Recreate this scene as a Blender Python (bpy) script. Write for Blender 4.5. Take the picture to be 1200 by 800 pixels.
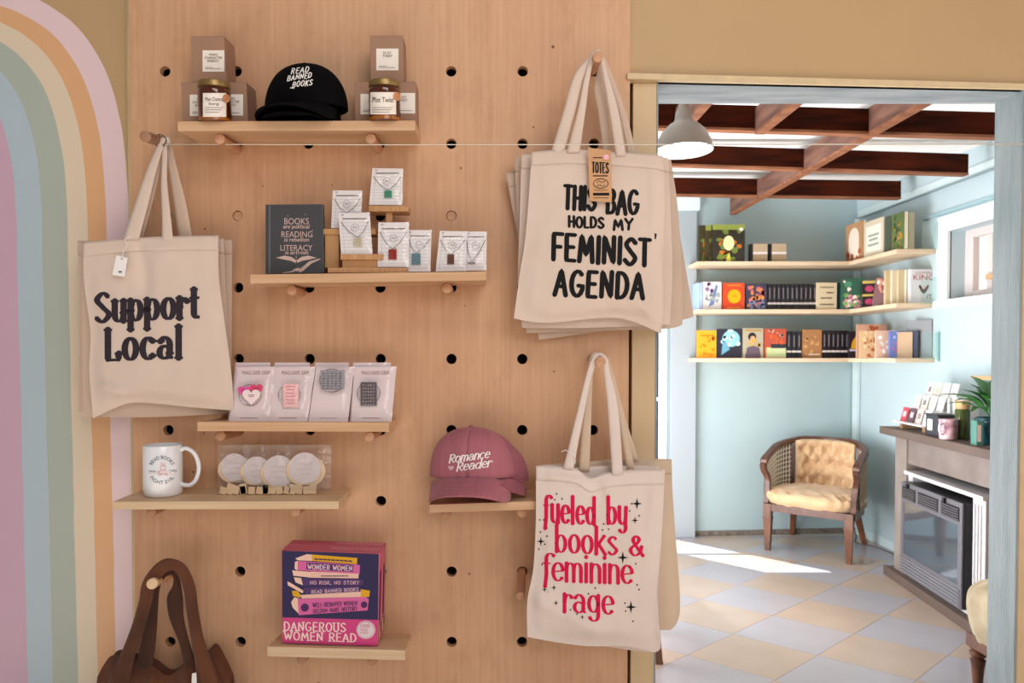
import bpy, bmesh, math, random
from math import sin, cos, pi, radians, sqrt, atan2
from mathutils import Vector, Matrix, noise
from mathutils.bvhtree import BVHTree
random.seed(7)
C = bpy.context.scene.collection
for o in list(bpy.data.objects): bpy.data.objects.remove(o)

# ---------------------------------------------------------------- camera
F = 800.0; H = 1.34; PHI = radians(1.16); CX, CY = 565.0, 436.0
cam = bpy.data.cameras.new('camera'); camo = bpy.data.objects.new('camera', cam); C.objects.link(camo)
camo.location = (0, 0, H); camo.rotation_euler = (pi/2 - PHI, 0, 0)
cam.lens = 24; cam.sensor_width = 36; cam.shift_x = (600-CX)/1200; cam.shift_y = (CY-400)/1200
cam.clip_start = .02
cam.dof.use_dof = True; cam.dof.focus_distance = 1.64; cam.dof.aperture_fstop = 5.6
bpy.context.scene.camera = camo

# ---------------------------------------------------------------- light
sc = bpy.context.scene
sc.view_settings.view_transform = 'Standard'; sc.view_settings.look = 'None'
sc.view_settings.gamma = 1; sc.view_settings.use_curve_mapping = False
sc.view_settings.exposure = 0.0
sc.cycles.max_bounces = 8; sc.cycles.diffuse_bounces = 4; sc.cycles.transparent_max_bounces = 16
sc.cycles.caustics_reflective = False; sc.cycles.caustics_refractive = False
w = bpy.data.worlds.new('world'); sc.world = w; w.use_nodes = True
w.node_tree.nodes['Background'].inputs[0].default_value = (1.0, .96, .94, 1)
w.node_tree.nodes['Background'].inputs[1].default_value = .2
def area(name, loc, target, sx, sy, power, col):
    l = bpy.data.lights.new(name, 'AREA'); l.shape = 'RECTANGLE'; l.size = sx; l.size_y = sy
    l.energy = power; l.color = col
    o = bpy.data.objects.new(name, l); C.objects.link(o); o.location = loc
    o.rotation_euler = (Vector(target)-Vector(loc)).to_track_quat('-Z', 'Y').to_euler()
    return o
area('shop_front_window_light', (1.1, -1.8, 2.35), (-.1, 1.7, 1.0), 2.0, 1.3, 37, (1, .955, .94))
area('shop_ceiling_light', (.25, -.1, 2.95), (.1, 1.75, 1.0), 1.3, .45, 10, (1, .93, .86))
area('reading_room_ceiling_fill', (1.5, 3.4, 2.38), (1.6, 3.6, 0), 1.4, 1.6, 4, (1, .96, .93))  # added fill below the ceiling, no fixture there
area('reading_room_left_fill', (-.15, 3.7, 1.0), (3, 4.8, .95), 1.4, 1.3, 76, (.97, .97, 1))  # added fill standing in for windows, the left wall has none
area('reading_room_up_fill', (.5, 3.4, .35), (1.5, 3.6, 2.5), .8, 1.4, 72, (1, .965, .97))  # added uplight in the unseen left part, brightens the ceiling
sun = bpy.data.lights.new('sun', 'SUN'); sun.energy = 14; sun.angle = radians(.6); sun.color = (1, .96, .9)
suno = bpy.data.objects.new('sun', sun); C.objects.link(suno)
sd = Vector((.71, -.70, -math.tan(radians(55)))).normalized()
suno.rotation_euler = sd.to_track_quat('-Z', 'Y').to_euler()

# ---------------------------------------------------------------- helpers
fw = Vector((0, cos(PHI), -sin(PHI))); upv = Vector((0, sin(PHI), cos(PHI))); CAM = Vector((0, 0, H))
def ray(px, py): return fw + Vector((1, 0, 0))*((px-CX)/F) - upv*((py-CY)/F)
def at(px, py, Y):
    d = ray(px, py); return CAM + d*(Y/d.y)
def atx(px, py, X):
    d = ray(px, py); return CAM + d*(X/d.x)
def flo(px, py, z=0):
    d = ray(px, py); return CAM + d*((z-H)/d.z)
def lin(h):
    if isinstance(h, str):
        h = h.lstrip('#'); h = [int(h[i:i+2], 16)/255 for i in (0, 2, 4)]
    return tuple(c/12.92 if c <= .04045 else ((c+.055)/1.055)**2.4 for c in h)
_m = {}
def mat(name, col, rough=.6, metal=0, var=0, vs=8, stretch=(1, 1, 1), bump=0, bs=200, spec=.5, col2=None, em=0, alpha=1, sheen=0, trans=0, coat=0, bstretch=None, detail=4):
    if name in _m: return _m[name]
    m = bpy.data.materials.new(name); m.use_nodes = True; nt = m.node_tree; N = nt.nodes; L = nt.links
    b = N['Principled BSDF']; c = lin(col)
    b.inputs['Base Color'].default_value = (*c, 1); b.inputs['Roughness'].default_value = rough
    b.inputs['Metallic'].default_value = metal; b.inputs['Specular IOR Level'].default_value = spec
    b.inputs['Sheen Weight'].default_value = sheen; b.inputs['Transmission Weight'].default_value = trans
    b.inputs['Coat Weight'].default_value = coat
    if em:
        b.inputs['Emission Color'].default_value = (*c, 1); b.inputs['Emission Strength'].default_value = em
    tc = N.new('ShaderNodeTexCoord')
    if var:
        mp = N.new('ShaderNodeMapping'); mp.inputs['Scale'].default_value = stretch; L.new(tc.outputs['Object'], mp.inputs[0])
        nz = N.new('ShaderNodeTexNoise'); nz.inputs['Scale'].default_value = vs; nz.inputs['Detail'].default_value = detail
        L.new(mp.outputs[0], nz.inputs['Vector'])
        rp = N.new('ShaderNodeValToRGB'); rp.color_ramp.elements[0].position = .3; rp.color_ramp.elements[1].position = .7
        c2 = lin(col2) if col2 else tuple(x*(1-var) for x in c)
        c1 = c if col2 else tuple(min(1, x*(1+var*.6)) for x in c)
        rp.color_ramp.elements[0].color = (*c2, 1); rp.color_ramp.elements[1].color = (*c1, 1)
        L.new(nz.outputs['Fac'], rp.inputs[0]); L.new(rp.outputs[0], b.inputs['Base Color'])
    if bump:
        mp2 = N.new('ShaderNodeMapping'); mp2.inputs['Scale'].default_value = bstretch or stretch; L.new(tc.outputs['Object'], mp2.inputs[0])
        n2 = N.new('ShaderNodeTexNoise'); n2.inputs['Scale'].default_value = bs; n2.inputs['Detail'].default_value = 3
        L.new(mp2.outputs[0], n2.inputs['Vector'])
        bp = N.new('ShaderNodeBump'); bp.inputs['Strength'].default_value = bump; bp.inputs['Distance'].default_value = .002
        L.new(n2.outputs['Fac'], bp.inputs['Height']); L.new(bp.outputs[0], b.inputs['Normal'])
    _m[name] = m; return m
def film(name, haze=.04, rough=.08, bs=60, tint=(1, 1, 1)):  # thin clear plastic
    if name in _m: return _m[name]
    m = bpy.data.materials.new(name); m.use_nodes = True; nt = m.node_tree; N = nt.nodes; L = nt.links
    N.remove(N['Principled BSDF']); out = N['Material Output']
    tr = N.new('ShaderNodeBsdfTransparent'); tr.inputs[0].default_value = (*tint, 1)
    gl = N.new('ShaderNodeBsdfGlossy'); gl.inputs['Roughness'].default_value = rough
    df = N.new('ShaderNodeBsdfDiffuse'); df.inputs[0].default_value = (.9, .9, .9, 1)
    lw = N.new('ShaderNodeLayerWeight'); lw.inputs[0].default_value = .5
    pw = N.new('ShaderNodeMath'); pw.operation = 'POWER'; pw.inputs[1].default_value = 4; L.new(lw.outputs['Facing'], pw.inputs[0])
    fr = N.new('ShaderNodeMath'); fr.operation = 'MULTIPLY_ADD'; fr.inputs[1].default_value = .5; fr.inputs[2].default_value = .045; L.new(pw.outputs[0], fr.inputs[0])
    tc = N.new('ShaderNodeTexCoord'); nz = N.new('ShaderNodeTexNoise'); nz.inputs['Scale'].default_value = bs
    L.new(tc.outputs['Object'], nz.inputs['Vector'])
    bp = N.new('ShaderNodeBump'); bp.inputs['Strength'].default_value = .8; bp.inputs['Distance'].default_value = .004
    L.new(nz.outputs['Fac'], bp.inputs['Height']); L.new(bp.outputs[0], gl.inputs['Normal']); L.new(bp.outputs[0], lw.inputs['Normal'])
    m1 = N.new('ShaderNodeMixShader'); m1.inputs[0].default_value = haze
    L.new(tr.outputs[0], m1.inputs[1]); L.new(df.outputs[0], m1.inputs[2])
    m2 = N.new('ShaderNodeMixShader'); L.new(fr.outputs[0], m2.inputs[0]); L.new(m1.outputs[0], m2.inputs[1]); L.new(gl.outputs[0], m2.inputs[2])
    L.new(m2.outputs[0], out.inputs[0]); _m[name] = m; return m

def tagd(o, label=None, cat=None, group=None, kind=None):
    if label: o['label'] = label
    if cat: o['category'] = cat
    if group: o['group'] = group
    if kind: o['kind'] = kind
    return o
W = {}
def thing(name, label, cat, M=None, group=None):
    o = bpy.data.objects.new(name, None); C.objects.link(o); o.empty_display_size = .02
    if M is None: M = Matrix.Identity(4)
    if isinstance(M, (Vector, tuple)): M = Matrix.Translation(Vector(M))
    o.matrix_world = M; W[o.name] = M.copy()
    return tagd(o, label, cat, group)
class MB:
    def __init__(s): s.v = []; s.f = []
    def add(s, vs, fs):
        n = len(s.v); s.v += [Vector(v) for v in vs]; s.f += [tuple(i+n for i in f) for f in fs]; return s
    def hexa(s, p):  # bottom 4 ccw from above, top 4
        return s.add(p, [(3, 2, 1, 0), (4, 5, 6, 7), (0, 1, 5, 4), (1, 2, 6, 5), (2, 3, 7, 6), (3, 0, 4, 7)])
    def box(s, a, b, M=None):
        (x0, y0, z0), (x1, y1, z1) = a, b
        p = [(x0, y0, z0), (x1, y0, z0), (x1, y1, z0), (x0, y1, z0), (x0, y0, z1), (x1, y0, z1), (x1, y1, z1), (x0, y1, z1)]
        p = [Vector(q) for q in p]
        if M: p = [M @ q for q in p]
        return s.hexa(p)
    def tube(s, pts, r, n=10, caps=True, M=None):
        pts = [Vector(p) for p in pts]; m = len(pts); rs = r if isinstance(r, (list, tuple)) else [r]*m
        vs = []; prev = None
        for i, p in enumerate(pts):
            t = (pts[min(i+1, m-1)]-pts[max(i-1, 0)])
            if t.length < 1e-9: t = Vector((0, 0, 1))
            t.normalize()
            if prev is None:
                a = Vector((0, 0, 1)) if abs(t.z) < .9 else Vector((1, 0, 0)); u = t.cross(a).normalized()
            else:
                u = (prev - t*prev.dot(t)).normalized()
            prev = u; v = t.cross(u)
            for k in range(n):
                a = 2*pi*k/n; vs.append(p + (u*cos(a)+v*sin(a))*rs[i])
        fs = [(i*n+k, i*n+(k+1) % n, (i+1)*n+(k+1) % n, (i+1)*n+k) for i in range(m-1) for k in range(n)]
        if caps: fs += [tuple(range(n-1, -1, -1)), tuple((m-1)*n+k for k in range(n))]
        if M: vs = [M @ v for v in vs]
        return s.add(vs, fs)
    def rail(s, pts, wv, hv, M=None):  # rectangular section sweep; wv,hv per-point vectors
        m = len(pts); vs = []
        for p, a, b in zip(pts, wv, hv):
            p = Vector(p); a = Vector(a); b = Vector(b); vs += [p-a-b, p+a-b, p+a+b, p-a+b]
        if M: vs = [M @ v for v in vs]
        fs = [(i*4+k, i*4+(k+1) % 4, (i+1)*4+(k+1) % 4, (i+1)*4+k) for i in range(m-1) for k in range(4)]
        fs += [(3, 2, 1, 0), tuple((m-1)*4+k for k in range(4))]
        return s.add(vs, fs)
    def lathe(s, prof, n=24, M=None, caps=True):
        vs = []; m = len(prof)
        for r, z in prof:
            for k in range(n):
                a = 2*pi*k/n; vs.append(Vector((r*cos(a), r*sin(a), z)))
        if M: vs = [M @ v for v in vs]
        fs = [(i*n+k, i*n+(k+1) % n, (i+1)*n+(k+1) % n, (i+1)*n+k) for i in range(m-1) for k in range(n)]
        if caps: fs += [tuple(range(n-1, -1, -1)), tuple((m-1)*n+k for k in range(n))]
        return s.add(vs, fs)
    def grid(s, fn, nu, nv):
        vs = [fn(i/nu, j/nv) for j in range(nv+1) for i in range(nu+1)]
        fs = [(j*(nu+1)+i, j*(nu+1)+i+1, (j+1)*(nu+1)+i+1, (j+1)*(nu+1)+i) for j in range(nv) for i in range(nu)]
        return s.add(vs, fs)
    def prism(s, poly, t, M=None):  # poly in xz plane, extruded along +y by t
        n = len(poly); vs = [Vector((x, 0, z)) for x, z in poly]+[Vector((x, t, z)) for x, z in poly]
        if M: vs = [M @ v for v in vs]
        return s.add(vs, [tuple(range(n)), tuple(range(2*n-1, n-1, -1))]+[(i, i+n, (i+1) % n+n, (i+1) % n) for i in range(n)])
    def bvh(s): return BVHTree.FromPolygons([v[:] for v in s.v], s.f)
    def build(s, name, m, parent=None, world=False, smooth=False, bevel=0, solid=0, fix=True, subsurf=0):
        vs = s.v
        if parent and world:
            Mi = W[parent.name].inverted(); vs = [Mi @ v for v in vs]
        me = bpy.data.meshes.new(name); me.from_pydata([v[:] for v in vs], [], s.f)
        if fix:
            bm = bmesh.new(); bm.from_mesh(me); bmesh.ops.recalc_face_normals(bm, faces=bm.faces); bm.to_mesh(me); bm.free()
        if smooth:
            me.polygons.foreach_set('use_smooth', [True]*len(me.polygons)); me.set_sharp_from_angle(angle=radians(42))
        me.materials.append(m); me.update()
        o = bpy.data.objects.new(name, me); C.objects.link(o)
        if parent:
            o.parent = parent; W[o.name] = W[parent.name]
        else: W[o.name] = Matrix.Identity(4)
        if bevel:
            md = o.modifiers.new('bevel', 'BEVEL'); md.width = bevel; md.segments = 2; md.limit_method = 'ANGLE'
        if solid:
            md = o.modifiers.new('solid', 'SOLIDIFY'); md.thickness = solid; md.offset = 0
        if subsurf:
            md = o.modifiers.new('sub', 'SUBSURF'); md.levels = md.render_levels = subsurf
        return o
def struct(name, mb, m, **k): return tagd(mb.build(name, m, **k), kind='structure')
def catmull(P, n=8, closed=False):
    out = []; m = len(P)
    if m < 3: return list(P)
    for i in range(m-1):
        a = P[max(i-1, 0)]; b = P[i]; c = P[i+1]; d = P[min(i+2, m-1)]
        for k in range(n):
            t = k/n
            out.append(tuple(.5*(2*b[q]+(c[q]-a[q])*t+(2*a[q]-5*b[q]+4*c[q]-d[q])*t*t+(3*b[q]-a[q]-3*c[q]+d[q])*t**3) for q in range(len(b))))
    out.append(tuple(P[-1])); return out
def T(x, y, z): return Matrix.Translation((x, y, z))
def RZ(a): return Matrix.Rotation(radians(a), 4, 'Z')
def RX(a): return Matrix.Rotation(radians(a), 4, 'X')
def RY(a): return Matrix.Rotation(radians(a), 4, 'Y')

# ---------------------------------------------------------------- lettering
def E(cx, cy, rx, ry, a0, a1, n=12):
    return [(cx+rx*cos(radians(a0+(a1-a0)*i/n)), cy+ry*sin(radians(a0+(a1-a0)*i/n))) for i in range(n+1)]
S_ = catmull([(.55, .86), (.32, 1), (.07, .78), (.3, .52), (.57, .25), (.3, 0), (.02, .16)], 5)
CAP = {
 'A': (.62, [[(0, 0), (.3, 1), (.6, 0)], [(.12, .35), (.48, .35)]]),
 'B': (.58, [[(.05, 0), (.05, 1)]+E(.25, .76, .24, .24, 90, -90)+[(.05, .52)], [(.05, .52)]+E(.27, .26, .27, .26, 90, -90)+[(.05, 0)]]),
 'C': (.6, [E(.35, .5, .32, .5, 50, 310)]), 'D': (.62, [[(.05, 0), (.05, 1)]+E(.2, .5, .38, .5, 90, -90)+[(.05, 0)]]),
 'E': (.52, [[(.5, 1), (.05, 1), (.05, 0), (.5, 0)], [(.05, .52), (.43, .52)]]), 'F': (.5, [[(.52, 1), (.05, 1), (.05, 0)], [(.05, .5), (.43, .5)]]),
 'G': (.66, [E(.35, .5, .32, .5, 50, 335)+[(.66, .42), (.4, .42)]]), 'H': (.6, [[(.05, 0), (.05, 1)], [(.55, 0), (.55, 1)], [(.05, .5), (.55, .5)]]),
 'I': (.14, [[(.07, 0), (.07, 1)]]), 'J': (.4, [[(.35, 1), (.35, .3)]+E(.18, .25, .17, .25, 0, -150)]), 'K': (.58, [[(.05, 0), (.05, 1)], [(.52, 1), (.08, .45)], [(.2, .55), (.56, 0)]]),
 'L': (.48, [[(.05, 1), (.05, 0), (.46, 0)]]), 'M': (.78, [[(.03, 0), (.12, 1), (.38, .25), (.64, 1), (.74, 0)]]), 'N': (.62, [[(.05, 0), (.05, 1), (.56, 0), (.56, 1)]]),
 'O': (.66, [E(.33, .5, .3, .5, 90, 450, 18)]), 'P': (.54, [[(.05, 0), (.05, 1)]+E(.25, .73, .26, .27, 90, -90)+[(.05, .46)]]),
 'R': (.58, [[(.05, 0), (.05, 1)]+E(.25, .74, .26, .26, 90, -90)+[(.05, .48)], [(.22, .48), (.55, 0)]]), 'S': (.6, [S_]), 'T': (.56, [[(0, 1), (.56, 1)], [(.28, 1), (.28, 0)]]),
 'U': (.6, [[(.05, 1)]+E(.3, .3, .25, .3, 180, 360)+[(.55, 1)]]), 'V': (.6, [[(0, 1), (.28, 0), (.58, 1)]]), 'W': (.8, [[(0, 1), (.2, 0), (.4, .8), (.6, 0), (.8, 1)]]),
 'Y': (.58, [[(0, 1), (.29, .5), (.58, 1)], [(.29, .5), (.26, 0)]]), 'X': (.58, [[(0, 1), (.56, 0)], [(.56, 1), (0, 0)]]), 'Z': (.56, [[(.02, 1), (.54, 1), (.02, 0), (.56, 0)]]),
 ' ': (.34, []), '-': (.4, [[(.05, .5), (.35, .5)]]), ',': (.16, [[(.1, .08), (.03, -.15)]]), '.': (.14, [[(.06, 0), (.07, .03)]])}
LOW = {
 'a': (.72, [catmull([(.1, .82), (.32, 1), (.58, .75), (.58, .15), (.72, .02)], 5), E(.32, .29, .27, .29, 50, 350)]), 'b': (.72, [[(.08, 1.5), (.08, .03)], E(.36, .48, .29, .48, 180, -180)]),
 'c': (.66, [E(.36, .5, .31, .5, 45, 315)]), 'd': (.74, [E(.34, .48, .29, .48, 0, 360), [(.64, 1.5), (.64, 0)]]), 'e': (.68, [[(.06, .5), (.62, .56)]+E(.35, .5, .3, .5, 10, 315)]),
 'f': (.48, [E(.46, 1.2, .24, .3, 40, 180)+[(.22, .3), (.14, -.35)], [(0, .95), (.46, .95)]]), 'g': (.74, [E(.34, .52, .28, .46, 0, 360), [(.63, 1), (.63, 0)]+E(.36, -.1, .27, .33, 0, -150)]),
 'i': (.24, [[(.1, 1), (.1, 0)], [(.1, 1.36), (.1, 1.4)]]), 'k': (.68, [[(.08, 1.5), (.08, 0)], [(.58, 1), (.14, .45)], [(.24, .55), (.66, 0)]]), 'l': (.26, [[(.1, 1.5), (.1, 0)]]),
 'L': (.72, [[(.12, 1.45), (.12, 0), (.66, 0), (.7, .3)]]), 'm': (1.06, [[(.08, 1), (.08, 0)], [(.08, .6)]+E(.3, .68, .21, .32, 160, 0)+[(.51, 0)], [(.51, .6)]+E(.73, .68, .21, .32, 160, 0)+[(.94, 0)]]),
 'n': (.68, [[(.08, 1), (.08, 0)], [(.08, .6)]+E(.33, .66, .24, .34, 160, 0)+[(.57, 0)]]), 'o': (.7, [E(.35, .5, .3, .5, 90, 450, 18)]), 'p': (.74, [[(.08, 1), (.08, -.45)], E(.37, .5, .29, .5, 180, -180)]),
 'r': (.5, [[(.08, 1), (.08, 0)], [(.08, .55)]+E(.33, .6, .23, .36, 150, 40)]), 's': (.6, [S_]), 'S': (.82, [[(x*1.35, y*1.42) for x, y in S_]]),
 't': (.5, [[(.2, 1.4), (.2, .25)]+E(.38, .25, .18, .25, 180, 300), [(0, .97), (.46, .97)]]), 'u': (.7, [[(.08, 1)]+E(.33, .33, .25, .33, 180, 360)+[(.58, 1)], [(.58, .4), (.58, 0)]]),
 'y': (.7, [[(.08, 1)]+E(.32, .38, .24, .33, 180, 330), [(.6, 1), (.56, .1)]+E(.32, -.1, .26, .33, 0, -140)]),
 'R': (.82, [[(.14, 0), (.14, 1.4)], [(0, 1.3)]+E(.36, 1.05, .32, .36, 100, -90)+[(.3, .68), (.7, 0), (.82, .1)]]), ' ': (.3, []),
 '&': (.86, [catmull([(.82, .02), (.3, .82), (.22, 1.15), (.4, 1.36), (.58, 1.15), (.45, .85), (.1, .5), (.08, .2), (.32, -.02), (.62, .2), (.74, .62)], 5)])}
SPAN = {}
_bf = {}
def bfont(s):
    if s in _bf: return _bf[s]
    cu = bpy.data.curves.new('t', 'FONT'); cu.body = s; cu.resolution_u = 3
    o = bpy.data.objects.new('t', cu); C.objects.link(o)
    dg = bpy.context.evaluated_depsgraph_get(); me = bpy.data.meshes.new_from_object(o.evaluated_get(dg))
    vs = [(v.co.x, v.co.y) for v in me.vertices]; fs = [tuple(p.vertices) for p in me.polygons]
    bpy.data.objects.remove(o); bpy.data.curves.remove(cu); bpy.data.meshes.remove(me)
    x0 = min(v[0] for v in vs); x1 = max(v[0] for v in vs); y0 = min(v[1] for v in vs); y1 = max(v[1] for v in vs)
    vs = [((x-x0)/(x1-x0), (y-y0)/(y1-y0)) for x, y in vs]
    _bf[s] = (vs, fs); return _bf[s]
class Print:
    """flat print: 2-D shapes carried onto a real surface. mode 'px' drops photo coordinates on the surface, else a map (x,y)->Vector"""
    def __init__(s, mapping=None, bvh=None, off=.0007):
        s.v = []; s.f = []; s.bvh = bvh; s.off = off; s.map = mapping
    def pt(s, x, y):
        if s.map: return s.map(x, y)
        d = ray(x, y).normalized(); h = s.bvh.ray_cast(CAM, d)
        if h[0] is None: return None
        n = h[1]
        if n.dot(d) > 0: n = -n
        return h[0] + n*s.off - d*s.off*.3
    def poly(s, pts, faces=None):
        q = [s.pt(*p) for p in pts]
        n = len(s.v); ok = [a is not None for a in q]
        s.v += [a if a is not None else Vector((0, 0, 0)) for a in q]
        for f in (faces or [tuple(range(len(pts)))]):
            if all(ok[i] for i in f): s.f.append(tuple(i+n for i in f))
    def ribbon(s, P, thick, thin, serif=0, step=2.0):
        Q = [P[0]]
        for a, b in zip(P, P[1:]):
            L = math.hypot(b[0]-a[0], b[1]-a[1]); n = max(1, int(L/step))
            Q += [(a[0]+(b[0]-a[0])*k/n, a[1]+(b[1]-a[1])*k/n) for k in range(1, n+1)]
        P = Q; L_ = []; R_ = []
        for i, p in enumerate(P):
            a = P[max(i-1, 0)]; b = P[min(i+1, len(P)-1)]; dx, dy = b[0]-a[0], b[1]-a[1]; l = math.hypot(dx, dy) or 1
            dx /= l; dy /= l; hw = (thin+(thick-thin)*abs(dy)**1.5)/2
            L_.append((p[0]-dy*hw, p[1]+dx*hw)); R_.append((p[0]+dy*hw, p[1]-dx*hw))
        n = len(P); s.poly(L_+R_, [(i, i+1, n+i+1, n+i) for i in range(n-1)])
        for p, w2 in ((P[0], 0), (P[-1], 1)):
            q = P[1] if w2 == 0 else P[-2]; vert = abs(p[1]-q[1]) > abs(p[0]-q[0])
            r = (thick if vert else thin)/2
            s.poly([(p[0]+r*cos(k*pi/4), p[1]+r*sin(k*pi/4)) for k in range(8)])
            if serif and vert: s.poly([(p[0]-serif, p[1]-thin*.45), (p[0]+serif, p[1]-thin*.45), (p[0]+serif, p[1]+thin*.45), (p[0]-serif, p[1]+thin*.45)])
    def strokes(s, txt, font, x0, x1, ybase0, ybase1, h, thick, thin, sp=.16, serif=0, lean=0, jit=0, step=2.0):
        tot = sum(font[c][0] for c in txt)+sp*(len(txt)-1); k = (x1-x0)/tot; x = 0
        for c in txt:
            adv, st = font[c]; j = random.uniform(-jit, jit); jj = random.uniform(-jit, jit)*.01
            for P in st:
                Q = []
                for (u, v) in P:
                    X = x0+(x+u)*k + v*h*(lean+jj); t = (X-x0)/(x1-x0); Q.append((X, ybase0+(ybase1-ybase0)*t - v*h + j))
                s.ribbon(Q, thick, thin, serif, step)
            x += adv+sp
    def text(s, txt, x0, y0, x1, y1, dy=0, bend=None):  # box, y0 top y1 bottom
        vs, fs = bfont(txt)
        P = [(x0+(x1-x0)*u, y1+(y0-y1)*v + dy*u) for u, v in vs]
        if bend: P = [bend(*p) for p in P]
        s.poly(P, fs)
    def disc(s, cx, cy, rx, ry=None, n=20):
        ry = ry or rx; s.poly([(cx+rx*cos(2*pi*k/n), cy+ry*sin(2*pi*k/n)) for k in range(n)])
    def ring(s, cx, cy, rx, ry, w, n=24):
        a = [(cx+rx*cos(2*pi*k/n), cy+ry*sin(2*pi*k/n)) for k in range(n)]; b = [(cx+(rx-w)*cos(2*pi*k/n), cy+(ry-w)*sin(2*pi*k/n)) for k in range(n)]
        s.poly(a+b, [(k, (k+1) % n, n+(k+1) % n, n+k) for k in range(n)])
    def rect(s, x0, y0, x1, y1): s.poly([(x0, y0), (x1, y0), (x1, y1), (x0, y1)])
    def star(s, cx, cy, r):
        s.poly([(cx+(r if k % 2 == 0 else r*.28)*cos(k*pi/4-pi/2), cy+(r*1.15 if k % 2 == 0 else r*.28)*sin(k*pi/4-pi/2)) for k in range(8)])
    def heart(s, cx, cy, r):
        s.poly([(cx+r*(16*sin(t)**3)/16, cy-r*(13*cos(t)-5*cos(2*t)-2*cos(3*t)-cos(4*t))/16) for t in [2*pi*k/24 for k in range(24)]])
    def build(s, name, m, parent, world=True):
        mb = MB(); mb.v = s.v; mb.f = s.f; return mb.build(name, m, parent, world=world, fix=False)
# plain colours for print and art
def ink(h, rough=.75): return mat('ink_'+h, h, rough, spec=.15)
# ---------------------------------------------------------------- setting materials
yellow = mat('yellow_paint', 'bf9f74', .5, var=.05, vs=3, bump=.25, bs=60)
casing_y = mat('casing_yellow', 'd0b58e', .5, var=.06, vs=20, stretch=(1, 1, .1), bump=.3, bs=80)
bluepaint = mat('teal_wall_paint', 'b4c9cc', .55, var=.05, vs=3, bump=.15, bs=60)
bluewhite = mat('pale_blue_trim_paint', 'cfe0e2', .45, var=.04, vs=8)
chippy = mat('weathered_blue_paint', 'abb3b7', .6, col2='828c92', var=.3, vs=14, stretch=(.35, 2, 3), bump=.8, bs=60, bstretch=(.5, 3, 6))
chippyv = mat('weathered_blue_paint_upright', '9ea7aa', .6, col2='879498', var=.3, vs=14, stretch=(3, 3, .35), bump=.8, bs=60, bstretch=(6, 6, .5))
whitec = mat('white_ceiling_paint', 'f2efec', .8)
YB = 1.73  # face of the drilled plywood board
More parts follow.
